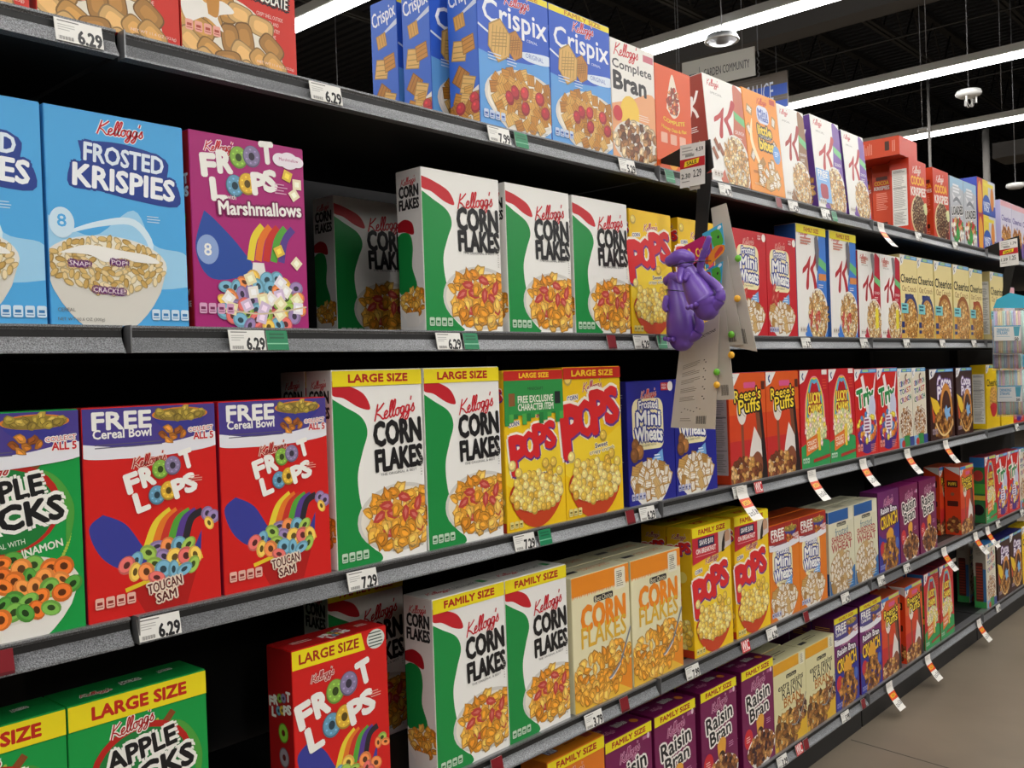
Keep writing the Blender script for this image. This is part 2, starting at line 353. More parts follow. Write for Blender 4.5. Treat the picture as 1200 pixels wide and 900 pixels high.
def art_pops(a, var=None):
    Y = 'F0C419'; a.rect(0, 0, 1, 1, Y)
    a.curve([(0, .5), (.3, .56), (.7, .52), (1, .58), (1, .3), (.5, .25), (0, .3), (0, .5)], 'F4D233')
    dv, k = {None: (0, 1), 'large': (0, 1), 'mine': (-.13, .78), 'fam': (-.14, .9)}[var]
    a.script(.5, .87+dv, .34, 'B02A48', 8, ('F3E6C0', .012)); a.text('CORN', .15, .8+dv, .17, .045, '2F3F86', .03, o=[('F2EBD8', .012)], rot=6)
    popsword(a, .5, .66+dv, k)
    a.text('Sweet', .62, .47+dv, .22, .05, '2E357F', .03, o=[('F7E9A8', .01)], rot=5); a.text('crispy crunch', .63, .43+dv, .44, .05, '2E357F', .03, o=[('F7E9A8', .01)], rot=5)
    rd = random.Random(5)
    for u, v in ((.1, .41), (.2, .36), (.8, .4), (.9, .34), (.72, .36), (.08, .92), (.66, .53+dv)): a.piece('puff', u, v*a.A, .11, rd)
    a.bowl(.5, .22, .46, .22, .38, 'C4421F', 'B2361A', 'EADCB2'); a.fill('puff', .5, .22, .42, .19, 90, .098, 6, dome=.2)
    a.chips(.03, .02, '7A6A22', 3, 'E7D98A')
    if var == 'large': band(a, 'LARGE SIZE', 'C6281E', 'F4C92A', .925, .72)
    if var == 'mine':
        a.rect(0, .72, 1, 1, '2F9146')
        for i in range(14): a.rect(i/14, .66+.06*((i*5) % 4)/3, (i+1)/14, .73, ['2F9146', '4FA94C', '257A3B'][i % 3])
        a.text('MINECRAFT', .52, .885, .26, .035, '2B3A2E', .03); a.text('FREE EXCLUSIVE', .52, .82, .6, .075, 'E6E9D8', .03); a.text('CHARACTER ITEM', .52, .77, .6, .075, 'E6E9D8', .03)
        a.rect(.07, .78, .17, .86, '8A5A34'); a.rect(.85, .78, .95, .86, '23282A'); band(a, 'LARGE SIZE', 'C6281E', 'F4C92A', .94, .5)
    if var == 'fam':
        a.poly([(0, .72), (.3, .745), (.66, .76), (.66, .93), (0, .93)], 'C42435'); a.rect(.14, .84, .56, .91, '23254E')
        a.text('SAVE $10', .35, .875, .34, .075, WHT, .035); a.text('ON BREAKFAST', .34, .815, .5, .065, WHT, .03); a.rect(.08, .775, .58, .779, 'E8B0B0')
        a.poly([(.66, .76), (1, .8), (1, .93), (.66, .93)], 'D6CDBF'); a.curve([(.74, .76), (.76, .84), (.84, .915), (.9, .9), (.84, .86), (.82, .77), (.74, .76)], '2A211E')
        a.oval(.9, .87, .07, .1, 'C79B7C'); a.poly([(.8, .775), (1, .8), (1, .84), (.86, .83)], 'D9C9C4'); band(a, 'FAMILY SIZE', 'F5E21C', 'B3301C', .925, .68)
def side_pops(a):
    a.rect(0, 0, 1, 1, 'DFB318'); a.script(.5, .93, .6, 'A02A48', 6, ('F3E6C0', .02)); popsword(a, .55, .83, .95); a.fill('puff', .5, .18, .4, .5, 22, .26, 3); a.rect(0, 0, 1, .06, 'B2361A')
    a.text('YE', .4, .5, .3, .6, 'D1641F', .03); a.oval(.6, .62, .2, .2, 'D9C96A')
def top_pops(a): a.rect(0, 0, 1, 1, 'EFD51C'); a.text('POPS', .5, .5, .3, .13, 'C6281E', .05)
def frootword(a, u, v, k, rot=11):
    row1 = [('F', -.4, -.05), ('R', -.2, .01), (0, -.02, .085), (1, .15, .12), ('T', .35, .19)]
    row2 = [('L', -.29, -.3), (2, -.08, -.24), (3, .08, -.2), ('P', .23, -.18), ('S', .38, -.13)]
    for ch, x, y in row1+row2:
        X, Y = u+x*k, v*a.A+y*k
        if isinstance(ch, int):
            c = ['8DB84C', '8C80A4', '6A9FBC', 'E5B640'][ch]; a.raw(ell(X, Y, .115*k, .125*k, 24), shade(c, .75)); a.raw(ell(X, Y+.005, .102*k, .112*k, 24), c)
            a.raw(ell(X, Y, .04*k, .045*k, 14), shade(c, .4))
            for q in range(7): a.raw(ell(X+.072*k*math.cos(q*.9), Y+.078*k*math.sin(q*.9), .014*k, .011*k, 6), shade(c, 1.25))
        else: a.text(ch, X, Y/a.A, .16*k, .225*k, WHT, .07, rot=rot)
def loops_pile(a, seed, bowlc, rim):
    a.curve([(.12, .5), (.02, .44), (.1, .3), (.28, .22), (.5, .24), (.4, .32), (.28, .44), (.12, .5)], '3A3F96')
    a.poly([(.5, .18), (.44, .3), (.5, .4), (.58, .3), (.62, .2)], 'EDEBE8'); a.poly([(.72, .18), (.86, .36), (.84, .2)], '3A3F96')
    for i, c in enumerate(['E9D23A', 'E77A2B', 'C9352B', '58A63C', '5A3F8E', '2E2A32']):
        a.line([(.42+i*.06, .3), (.5+i*.055, .42), (.62+i*.05, .48-.005*i)], .055, c)
    a.raw([(.3, .13*a.A), (.84, .22*a.A), (.72, 0), (.4, 0)], bowlc); a.line([(.26, .125), (.55, .17), (.86, .225)], .03, rim)
    a.fill('loop', .55, .24, .29, .12, 26, .115, seed); a.fill('loop', .9, .4, .06, .18, 3, .09, seed+1)
def freeband(a, bg='4B3F8C', v=.79):
    a.rect(0, v, 1, 1, bg); a.curve([(0, v+.045), (.3, v+.02), (.65, v+.03), (1, v+.065), (1, v-.005), (.6, v-.035), (.3, v-.035), (0, v-.02), (0, v+.045)], 'E6E6EC')
    a.text('FREE', .28, v+.15, .42, .115, WHT, .045); a.text('Cereal Bowl', .28, v+.088, .42, .062, WHT, .03)
    a.lines(.08, v+.04, .58, 2, .014, '5E5A72', 2)
    a.bowl(.72, v+.165, .22, .05, .13, '3C3B8E', 'D9822E', '8F7A36'); a.fill('flake', .72, v+.168, .19, .035, 16, .06, 4, ['A8923E', '8F7A36', 'C0A54E'])
    a.fill('flake', .64, v+.06, .1, .05, 6, .07, 9, ['B5702A', '8E4F22', 'D08A38'])
    a.text('COLLECT', .88, v+.085, .2, .03, KRED, .03, o=[('EDE6E2', .006)], rot=3); a.text('ALL 5', .9, v+.05, .16, .05, KRED, .04, o=[('EDE6E2', .006)])
def art_fl(a, var):
    a.rect(0, 0, 1, 1, 'D3201D')
    if var == 'free':
        loops_pile(a, 21, 'B01C1A', 'E2C62A'); freeband(a); a.script(.47, .735, .26, 'B3201C', 10, ('E9C9B8', .012)); frootword(a, .56, .655, .56, 14); a.lines(.78, .64, .88, 3, .012, 'E9A79A', 1)
        a.text('TOUCAN', .55, .12, .26, .07, '5A1B18', .03, o=[('EBD9C4', .012)], rot=7); a.text('SAM', .56, .065, .15, .065, '5A1B18', .03, o=[('EBD9C4', .012)], rot=7); a.chips(.04, .06, '8C2A22', 4, 'E8B8A8')
    else:
        loops_pile(a, 22, 'B01C1A', 'E2C62A'); a.poly([(0, .9), (.76, .9), (.72, 1), (0, 1)], 'F3DE1C'); a.text('LARGE SIZE', .38, .95, .62, .08, 'A8261C', .035)
        a.oval(.88, .945, .1, .085, 'DDE3DA'); a.lines(.8, .985, .96, 5, .018, '3A4A42', 5); a.script(.3, .83, .24, 'B3201C', 8, ('E9D9D0', .012))
        frootword(a, .44, .68, .84, 13); a.lines(.8, .66, .92, 3, .014, 'E9B3A6', 1); a.oval(.12, .2, .1, .12, '4A86C8'); a.text('9', .12, .2, .07, .1, WHT, .03)
def side_fl(a):
    a.rect(0, 0, 1, 1, 'A5191B'); frootword(a, .5, .72, .95, 0)
    rd = random.Random(4)
    for v, c in ((.56, '8CC63F'), (.43, '9A8F9A'), (.3, 'D9A23A')):
        a.oval(.6, v, .2, .24, shade(c, .7), 20); a.oval(.6, v, .17, .21, c, 20); a.oval(.6, v, .07, .08, '5A1715', 12)
    a.text('FOLLOW', .5, .18, .7, .14, 'E9D6CE', .03); a.text('YOUR NOSE', .5, .12, .8, .13, 'E9D6CE', .03)
def top_fl(a): a.rect(0, 0, 1, 1, 'B21A1B'); a.lines(.12, .6, .32, 2, .12, 'E6CFC6', 2); frootword(a, .55, .5, .3, 4); a.lines(.8, .6, .92, 2, .12, 'E6CFC6', 6)
def art_flm(a):
    a.rect(0, 0, 1, 1, 'AA2674'); a.curve([(.1, .6), (.02, .4), (.15, .25), (.5, .3), (.4, .42), (.2, .55), (.1, .6)], '2D4FA0')
    for i, c in enumerate(['E9D23A', 'E77A2B', 'C9352B', '58A63C', '5A3F8E']): a.line([(.48+i*.07, .36), (.52+i*.07, .48), (.6+i*.07, .55)], .06, c)
    a.oval(.12, .4, .09, .11, '8FA8D8'); a.text('8', .12, .4, .06, .09, WHT, .02); a.poly([(.46, .1), (.5, .35), (.6, .35), (.66, .1)], 'EDE9E4')
    a.script(.25, .935, .26, KRED, 6, ('F3DCE6', .014)); frootword(a, .42, .86, .68, 5)
    a.text('with', .33, .685, .08, .035, WHT, .02); a.text('Marshmallows', .59, .64, .74, .1, WHT, .035, o=[('7A1652', .016)], rot=4)
    for u, r in ((.78, .07), (.86, .09), (.94, .06)): a.oval(u, .925, r, r*.75, 'EFE6EE')
    a.text('Marshmallow', .86, .93, .18, .025, 'AA2674', .02); a.lines(.72, .79, .84, 4, .016, 'E0A6C6', 8)
    rd = random.Random(9)
    for u, v in ((.84, .84), (.93, .8), (.9, .74), (.74, .42), (.9, .36)): a.piece('cube', u, v*a.A, .09, rd, ['F0E3C2', 'E5C04A', 'F0ECEA'])
    a.fill('loop', .58, .14, .38, .2, 42, .11, 31); a.fill('cube', .58, .15, .36, .18, 16, .1, 32, ['F3EEE6', 'F0E6B8', 'EFE9F2', 'D9C3DE']); a.line([(.2, .1), (.55, .075), (.98, .12)], .012, 'D9C6A8'); a.chips(.03, .07, '7A2A5A', 4, 'D9A6C6')
def art_fk(a):
    a.rect(0, 0, 1, 1, '50AAE5'); a.curve([(0, .5), (.3, .42), (.6, .56), (.75, .4), (1, .36), (1, .2), (0, .2), (0, .5)], '9CD0F0'); a.line([(.5, .3), (.72, .38), (.6, .5), (.35, .48), (.1, .42)], .05, 'D6EBF8', True)
    a.script(.53, .935, .34, KRED, 3, ('E9F2F8', .012))
    a.raw(catmull([(.22, .86*a.A), (.24, .77*a.A), (.17, .755*a.A), (.15, .645*a.A), (.36, .635*a.A), (.6, .61*a.A), (.94, .6*a.A), (.95, .7*a.A), (.87, .73*a.A), (.86, .83*a.A), (.54, .875*a.A), (.22, .86*a.A)], 4), '27408F')
    a.text('FROSTED', .55, .805, .58, .125, 'E3EEF8', .035, rot=-3, o=[('27408F', .018)]); a.text('KRISPIES', .55, .69, .74, .15, 'F2F5F8', .04, rot=-3, o=[('27408F', .018)])
    a.oval(.09, .47, .085, .105, 'CDE6F6'); a.text('8', .09, .48, .06, .085, '50AAE5', .02); a.lines(.7, .54, .82, 3, .013, 'BFDDF2', 3)
    a.bowl(.4, .29, .44, .2, .5, 'D8D5CC', 'E6E3DB', 'EDE6D2'); a.fill('rice', .4, .285, .41, .185, 270, .06, 7)
    a.raw(catmull([(.06, .33*a.A), (.25, .375*a.A), (.5, .36*a.A), (.7, .345*a.A), (.78, .31*a.A), (.6, .31*a.A), (.5, .325*a.A), (.38, .3*a.A), (.26, .33*a.A), (.06, .33*a.A)]), 'F0EEE8')
    for t, u, v in (('SNAP!', .2, .285), ('POP!', .48, .3), ('CRACKLE!', .4, .165)): a.text(t, u, v, .028*len(t), .032, 'F4E6EE', .03, o=[('6A2F6E', .014)], rot=-3)
    a.text('CEREAL', .1, .07, .12, .024, '6C6A62', 0); a.text('NET WT 10.6 OZ (300g)', .2, .025, .32, .028, '6C6A62', 0); a.chips(.71, .03, '3A7DB8', 4, 'CFE4F2')
def art_aj(a, var):
    a.rect(0, 0, 1, 1, '179A45'); t = .0
    dv = -.1 if var == 'free' else -.02
    for i in range(40):
        ph = i/40; a.oval(.62+.3*math.sin(ph*2.6), (.86-.5*ph)+dv, .012, .012, 'A8C24A', 6)
    a.line([(.62, .84+dv), (.8, .8+dv), (.92, .66+dv), (.9, .5+dv)], .07, '4E9E3E', True); a.line([(.55, .79+dv), (.66, .83+dv), (.74, .88+dv)], .05, '8A4A24')
    a.oval(.5, .68+dv, .37, .3, 'B8251E'); a.oval(.5, .67+dv, .33, .27, '1F7A38')
    a.script(.44, .87+dv, .32, 'B3201C', 10, ('EFEAE2', .016))
    a.text('APPLE', .5, .755+dv, .5, .13, BLK, .045, rot=8, o=[('F1EFE8', .024)]); a.text('JACKS', .56, .625+dv, .64, .2, BLK, .05, rot=7, o=[('F1EFE8', .026), ])
    a.text('CEREAL WITH', .5, .52+dv, .26, .035, 'E6EDDE', .02, rot=7); a.text('APPLE & CINNAMON', .56, .47+dv, .62, .05, 'E6EDDE', .03, rot=9)
    a.bowl(.5, .22, .47, .22, .42, 'E9E6DE', 'DFDBD0', 'F1EBDC'); a.fill('loop', .5, .22, .43, .21, 60, .115, 14, ['D9732E', 'E58A45', '4E8F3A', '6FA348', 'CF6A2A'])
    if var == 'free': freeband(a)
    else: band(a, 'LARGE SIZE', 'F1DE1F', 'C0281C', .895, .68)
def top_aj(a): a.rect(0, 0, 1, 1, '12803A'); a.script(.25, .35, .22, 'B3201C', 0, ('E5E9DC', .012)); a.text('JACKS', .52, .5, .14, .06, BLK, .04, o=[('E5E9DC', .01)]); a.text('JACKS', .8, .6, .1, .05, BLK, .04, o=[('E5E9DC', .008)])
def side_plain(c, stripe=None):
    def f(a):
        a.rect(0, 0, 1, 1, c)
        if stripe: a.lines(.15, .9, .85, 6, .02, stripe, 2); a.lines(.15, .5, .85, 10, .02, stripe, 3)
    return f
def side_nutri(c, bg='E9E6DE'):
    def f(a):
        a.rect(0, 0, 1, 1, c); a.rrect(.1, .08, .9, .86, bg, .04); a.lines(.16, .84, .84, 3, .012, '4A4844', 1); a.lines(.16, .76, .84, 22, .02, '8A867E', 3, .3); a.rect(.14, .6, .86, .606, '2A2826'); a.rect(.14, .3, .86, .304, '2A2826'); a.lines(.16, .27, .84, 10, .017, '8A867E', 9, .4)
    return f
def art_mw(a, bg, var=None):
    a.rect(0, 0, 1, 1, bg); dv = {None: 0, 'free': -.1, 'fam': -.05}[var]; hb = '1F2F8A'
    a.script(.46, .89+dv, .34, 'D0342C', 7, ('E9D9CC', .01))
    a.rrect(.1, .5+dv, .76, .86+dv, 'F0E4B4', .12); a.rrect(.2, .44+dv, .76, .6+dv, 'F0E4B4', .1)
    a.text('Frosted', .44, .805+dv, .4, .1, 'F2F1EE', .03, o=[(hb, .02)], arc=.15); a.text('Mini', .44, .69+dv, .5, .17, 'F2F1EE', .045, o=[(hb, .026)], arc=.1); a.text('Wheats', .44, .555+dv, .58, .17, 'F2F1EE', .045, o=[(hb, .026)], arc=.15)
    a.text('BLUEBERRY MUFFIN' if bg == '20248C' else 'STRAWBERRY' if bg == 'C5202A' else 'ORIGINAL', .44, .475+dv, .3, .026, '6A6A4A', .01)
    a.poly([(.5, .36), (.72, .43), (.74, .33), (.52, .26), (.46, .3)], '6FA6DC'); a.lines(.54, .39, .7, 3, .025, 'E6EEF6', 3)
    a.bowl(.46, .2, .44, .22, .36, 'E6E2DA', 'D8D4CB', 'EFE9DC'); a.fill('square', .46, .19, .4, .19, 34, .14, 17, dome=.1)
    if bg == '20248C': a.fill('puff', .14, .42, .1, .12, 3, .16, 3, ['8A5A34', 'B57A42'])
    if bg == 'C5202A': a.fill('berry', .2, .4, .14, .16, 4, .16, 3)
    a.rect(.72, .92, .9, .985, 'B8202C') if var is None else None
    if var is None: a.oval(.93, .953, .06, .06, 'F0EBE4'); a.text('HIGH', .79, .965, .1, .026, WHT, .03); a.text('FIBER', .79, .94, .1, .026, WHT, .03)
    a.chips(.04, .04, '3A3F7A', 4, 'B8BCD8')
    if var == 'free': freeband(a, 'A5231E', .76)
    if var == 'fam': band(a, 'FAMILY SIZE', 'F3DF1E', 'B3201C', .915, .7)
def art_lb(a):
    a.rect(0, 0, 1, 1, 'EE9630'); rd = random.Random(2)
    for u, v in ((.15, .8), (.1, .6), (.14, .35), (.85, .75), (.8, .5)): a.piece('square', u, v*a.A, .14, rd)
    a.line([(.2, .72), (.14, .5), (.3, .3), (.46, .2)], .08, 'F6E3B8', True); a.script(.55, .92, .3, 'D0342C', 5)
    a.rrect(.36, .7, .72, .88, 'D8DDF0', .1); a.text('Mini', .54, .81, .28, .1, '5060B0', .04); a.text('Wheats', .54, .755, .3, .08, '5060B0', .04)
    a.text('little', .55, .63, .4, .13, 'F3D23A', .05, o=[('2E2A28', .026)]); a.text('CHOCOLATE', .55, .565, .34, .04, 'EFE6D8', .03, o=[('2E2A28', .014)]); a.text('bites', .57, .49, .42, .15, 'F3D23A', .05, o=[('2E2A28', .026)])
    a.oval(.85, .42, .11, .13, '6FA0D8'); a.lines(.79, .45, .91, 3, .02, 'E6EEF6', 2); a.fill('square', .55, .18, .3, .2, 16, .14, 23); a.lines(.1, .2, .35, 2, .016, '8A4A18', 2); a.lines(.1, .08, .4, 2, .014, 'F6DDB0', 2)
    a.rect(.78, .93, .94, .985, 'C84A30')
def art_spk(a, acc, var=None):
    a.rect(0, 0, 1, 1, 'ECEAE5'); dk = 'B5262B' if acc != '8E6238' else 'A8322C'
    a.curve([(1, .95), (.78, 1.0), (.74, .85), (.7, .62), (.6, .4), (.4, .18), (.25, 0), (1, 0), (1, .5), (1, .95)], acc)
    a.script(.24, .93, .3, KRED, 4); a.text('SPECIAL', .3, .84, .3, .03, '8A8580', .0)
    # big brush-script K
    a.curve([(.18, .56), (.2, .61), (.32, .655), (.46, .735), (.44, .66), (.4, .55), (.38, .45), (.33, .42), (.29, .45), (.33, .56), (.36, .62), (.27, .585), (.18, .56)], dk); a.curve([(.74, .83), (.68, .83), (.62, .75), (.54, .67), (.44, .615), (.5, .56), (.55, .48), (.58, .4), (.62, .37), (.68, .39), (.66, .46), (.61, .55), (.55, .615), (.64, .67), (.73, .75), (.77, .8), (.74, .83)], dk)
    a.poly([(.74, .66), (1, .6), (1, .68), (.72, .74)], '6FBF7A'); a.text('ORIGINAL' if acc == '3F7BD0' else 'CRUNCH', .83, .53, .24, .05, 'F0ECE6', .02); a.lines(.72, .48, .94, 2, .02, 'E6DED4', 4)
    a.oval(.68, .2, .36, .4, 'E5E0D6'); a.fill('flake', .68, .2, .32, .35, 80, .085, 19, ['C9A26A', 'B88A50', 'DCC08E', 'A87A44', 'E3CBA0'])
    rd = random.Random(4)
    if acc == 'C4694E':
        for u, v in ((.2, .34), (.14, .25), (.3, .3)): a.line([(u-.06, v+.06), (u+.04, v-.04)], .07, '9A5A3A')
    if acc in ('C02038', '3F7BD0'): a.fill('berry', .55, .2, .2, .2, 7, .12, 5)
    if var == 'free': a.rect(0, .06, .46, .42, '7FB0E4'); a.text('FREE', .23, .37, .34, .09, WHT, .04); a.lines(.06, .325, .4, 2, .02, 'EEF2F8', 3); a.rrect(.1, .1, .36, .26, 'A8384A', .06)
    if var == 'band': band(a, 'FAMILY SIZE', 'EFE02A', 'B3601C', .925, .5); a.lines(.12, .89, .48, 3, .025, 'D08A7A', 2, .6); a.curve([(.6, .9), (.7, .92), (.75, .8), (.72, .66), (.66, .6), (.62, .74), (.6, .9)], '6E6A70'); a.rect(.72, .52, .98, .58, 'D98A4A')
    if var == 'red': a.rect(.5, .08, .64, .34, 'EBD93A') if False else a.poly([(.72, .1), (.86, .12), (.86, .36), (.72, .34)], 'EBD93A'); a.lines(.12, .93, .45, 4, .02, 'D08A7A', 2, .6); a.curve([(.56, .98), (.7, .98), (.74, .86), (.7, .7), (.64, .78), (.56, .98)], '8A8488')
    a.chips(.05, .04, '7A6A62', 3, 'DCD4CA')
def side_spk(acc):
    def f(a):
        a.rect(0, 0, 1, 1, acc); k = 'F0ECE6'
        a.line([(.35, .78), (.5, .8), (.45, .7), (.35, .62)], .1, k); a.line([(.75, .85), (.6, .76), (.46, .72), (.6, .66), (.68, .6)], .1, k); a.lines(.25, .52, .75, 3, .02, k, 4); a.fill('flake', .55, .2, .35, .6, 20, .25, 5, ['C9A26A', 'B88A50', 'A87A44'])
    return f
def art_crispix(a, big=True):
    a.rect(0, 0, 1, 1, '2C5BC6'); a.curve([(0, .5), (.3, .48), (.7, .5), (1, .52), (1, 0), (0, 0), (0, .5)], '5FA0E0')
    a.rect(0, .955, 1, 1, 'EBD92A'); a.text('FAMILY SIZE', .55, .978, .6, .045, 'B3601C', .03); a.script(.55, .9, .36, KRED, 6, ('DCE3F2', .01))
    a.text('Crispix', .52, .76, .9, .27, 'EDF0F6', .02); a.text('CEREAL', .75, .665, .16, .025, 'DCE6F4', .01)
    a.line([(0, .67), (.15, .63), (.3, .61)], .02, 'DCE6F4'); a.curve([(.5, .56), (.7, .585), (1, .6), (1, .535), (.7, .52), (.5, .56)], 'DCE6F4'); a.text('ORIGINAL', .78, .56, .26, .045, '4A68B8', .0)
    for u, v, z, c in ((.5, .6, .24, 'C0843A'), (.28, .6, .34, 'D9AE62')):
        a.raw([(u+z*.5*math.cos(t), v*a.A+z*.62*math.sin(t)) for t in [k*math.pi/3+.4 for k in range(6)]], shade(c, .8)); a.raw([(u+z*.46*math.cos(t), v*a.A+z*.57*math.sin(t)) for t in [k*math.pi/3+.4 for k in range(6)]], c)
        for q in range(-2, 3): a.line([(u-z*.3, v+q*.022*z*3-.01), (u+z*.3, v+q*.022*z*3+.02)], .008, shade(c, .75), n=1); a.line([(u+q*z*.14-.02, v-z*.28), (u+q*z*.14+.02, v+z*.28)], .008, shade(c, .75), n=1)
    a.lines(.12, .5, .3, 3, .02, 'C8D8F0', 2); a.lines(.38, .5, .54, 3, .02, 'C8D8F0', 3)
    a.bowl(.62, .23, .56, .28, .36, 'E9E4DC', 'DFDAD0', 'F2EADB'); a.fill('chex', .62, .22, .48, .24, 80, .12, 21, dome=.1); a.fill('puff', .6, .24, .4, .18, 6, .12, 4, ['C83A40', 'B52C38']); a.chips(.04, .05, '3A5AA8', 4, 'C6D4EC'); a.text('NET WT 12 OZ', .8, .03, .26, .025, '6A6A70', 0)
def side_crispix(a):
    a.rect(0, 0, 1, 1, '3567CC'); a.text('Crispix', .5, .88, .9, .5, 'EDF0F6', .02, rot=10); a.poly([(.45, .77), (1, .84), (1, .8), (.45, .755)], 'C9D4E8')
    rd = random.Random(6)
    for u, v, z in ((.4, .72, .4), (.38, .52, .55), (.68, .55, .45), (.4, .34, .5), (.62, .28, .5)): a.piece('chex', u, v*a.A, z, rd)
    a.poly([(0, .02), (0, .12), (.5, .2), (1, .26), (1, .02)], 'E6E0D6'); a.fill('chex', .55, .1, .6, .5, 18, .32, 8); a.fill('puff', .6, .12, .4, .3, 3, .3, 9, ['C83A40'])
def art_krave(a):
    a.rect(0, 0, 1, 1, 'CF2F22'); a.text('KRAVE', .5, .72, .8, .26, 'F2EEE6', .05, o=[(BLK, .03)]); a.script(.5, .9, .3, 'EFE9E0', 6)
    a.rrect(.5, .33, .98, .4, BLK, .03) if False else None
    a.text('CHOCOLATE', .72, .37, .42, .09, 'F0EDE6', .03, o=[(BLK, .024)], rot=-3)
    for i, (t, w) in enumerate((('CRISPY SHELL OUTSIDE', .24), ('SMOOTH AND', .16), ('CHOCOLATEY', .18), ('INSIDE', .1))): a.text(t, .76, .275-i*.033, w, .03, 'F0D6CC', .01, rot=-2)
    a.oval(.36, -.02, .52, .52, 'E9E2D2', 40); a.fill('pillow', .34, .02, .46, .44, 46, .19, 33, ['C99A58', 'B98846', 'D4AA6C', 'C08F4C', 'A87A40'])
    a.curve([(0, .28), (.12, .3), (.2, .25), (.34, .28), (.44, .24), (.3, .2), (.34, .13), (.2, .18), (.06, .14), (0, .2), (0, .28)], 'EDE9E2'); a.curve([(.22, .2), (.2, .34), (.24, .44), (.32, .44), (.32, .32), (.3, .2), (.22, .2)], 'C68B3E')
    a.chips(.03, .1, 'B04A3A', 4, 'E9A898'); a.text('NET WT 11.4 OZ (323g)', .8, .03, .34, .026, 'F0D6CC', 0)
def art_bran(a):
    a.rect(0, 0, 1, 1, 'ECE8E1'); a.curve([(0, .45), (.4, .52), (1, .6), (1, 0), (0, 0), (0, .45)], 'EAA878'); a.script(.36, .92, .56, KRED, 4); a.rect(.74, .9, .98, .96, 'C86A7A')
    a.text('Complete', .48, .79, .9, .15, '4A4648', .03); a.text('Bran', .42, .66, .74, .22, '2E2A2C', .05); a.oval(.4, .4, .22, .24, 'EFC64A', 16); a.lines(.6, .42, .9, 3, .02, 'F4DCC8', 3)
    a.oval(.55, .16, .55, .3, 'E4DED4', 32); a.fill('flake', .55, .17, .5, .26, 60, .13, 41, ['7A4A2C', '9A6A40', '5E3A24', 'B58A5A', 'D8C09A']); a.oval(.12, .38, .1, .1, 'C8323A')
def art_honey(a):
    a.rect(0, 0, 1, 1, 'E0581F'); a.curve([(.3, .6), (.36, .78), (.48, .95), (.6, .8), (.68, .62), (.5, .52), (.3, .6)], 'F0E0CC'); a.fill('flake', .49, .68, .15, .2, 30, .09, 43, ['B5442A', '8E3A24', 'D08A58'])
    a.text('COMPLETE', .5, .5, .6, .06, 'F2D23A', .04, arc=-.6); a.text('Honey Oats & Flax', .5, .42, .7, .07, 'F2D23A', .03, arc=-.5); 
    for i in range(3): a.rrect(.12+i*.26, .26, .3+i*.26, .36, 'EDB49A', .02)
    a.oval(.45, .1, .14, .14, 'EFA62A', 14)
def art_ck(a):
    a.rect(0, 0, 1, 1, 'CE3A1E'); a.script(.45, .86, .5, 'F0E6DE', 8); a.text('COCOA', .5, .72, .78, .17, 'F0BE2A', .045, rot=3); a.text('KRISPIES', .52, .57, .86, .17, 'F0EBE2', .045, rot=3)
    a.raw(ell(.52, .24*a.A, .46, .42, 30), 'E9D9A8'); a.fill('rice', .54, .25, .4, .38, 170, .07, 44, ['6A3A20', '57301C', '804A2A', '4A2818']); a.curve([(.75, .4), (.95, .44), (1, .3), (.86, .28), (.75, .4)], 'DCE0A8'); a.oval(.85, .06, .1, .08, '6A2A20')
def side_ck(a):
    a.rect(0, 0, 1, 1, 'D24A26'); a.rrect(.2, .78, .85, .83, '5A2A1E', .04); a.text('COCOA', .52, .74, .8, .22, 'F0BE2A', .04); a.text('KRISPIES', .52, .67, .84, .2, 'F0EBE2', .04); a.lines(.2, .6, .85, 10, .025, 'EFA08A', 5, .4); a.rrect(.3, .13, .8, .19, '4A2A1E', .04); a.lines(.2, .09, .85, 2, .025, 'EFA08A', 6, .4)
def art_loaded(a):
    a.rect(0, 0, 1, 1, 'B9BCC2'); a.curve([(0, .8), (.4, .9), (1, .84), (1, 1), (0, 1), (0, .8)], '9CC0D8'); a.lines(.2, .9, .8, 3, .05, 'E6E6EA', 3, .6); a.line([(.15, .75), (.4, .66), (.8, .74)], .12, 'DDDDE0', True); a.line([(.2, .62), (.5, .68), (.85, .6)], .1, '7A7C84', True)
    a.text('LOADED', .52, .5, .86, .2, '1E1C1E', .045, rot=6, o=[('E6E4E0', .02)]); a.fill('cube', .5, .2, .46, .3, 40, .13, 45, ['B5262B', '2E8A3E', 'D9CFC0', 'C89A5A', '8A3A2A', 'E0DCD4']); a.oval(.5, .14, .14, .16, '3FA04A')
def art_variety(a):
    a.rect(0, 0, 1, 1, '4A5AB0'); a.rect(0, 0, .34, 1, 'B8393A'); a.rect(.3, .35, .62, 1, 'E3CB4A'); a.rect(.6, .3, 1, 1, 'C9CCD6'); a.oval(.14, .4, .12, .3, 'E5A43A'); a.oval(.5, .2, .24, .22, '3A5FB0'); a.text('VARIETY', .5, .3, .36, .08, 'E6EAF2', .04); a.text('PACK', .5, .16, .28, .08, 'E6EAF2', .04); a.oval(.82, .5, .1, .2, 'D98A3A'); a.rect(.35, .82, .9, .92, 'E9D84A')
def art_hearts(a):
    a.rect(0, 0, 1, 1, 'D6D2E2'); a.rect(0, .9, 1, 1, 'E5B0B8'); a.rect(0, 0, 1, .3, '5B3A94'); a.text('Cheerios', .5, .68, .86, .15, '5A4A98', .03); a.text('4', .5, .55, .1, .09, '5A4A98', .04)
    for u in (.3, .7): a.fill('loop', u, .34, .2, .26, 20, .13, int(u*10), ['B8823E', '9E6A30', 'CF9A52']); a.line([(u-.15, .42), (u, .5), (u+.16, .4)], .05, '8A4A30')
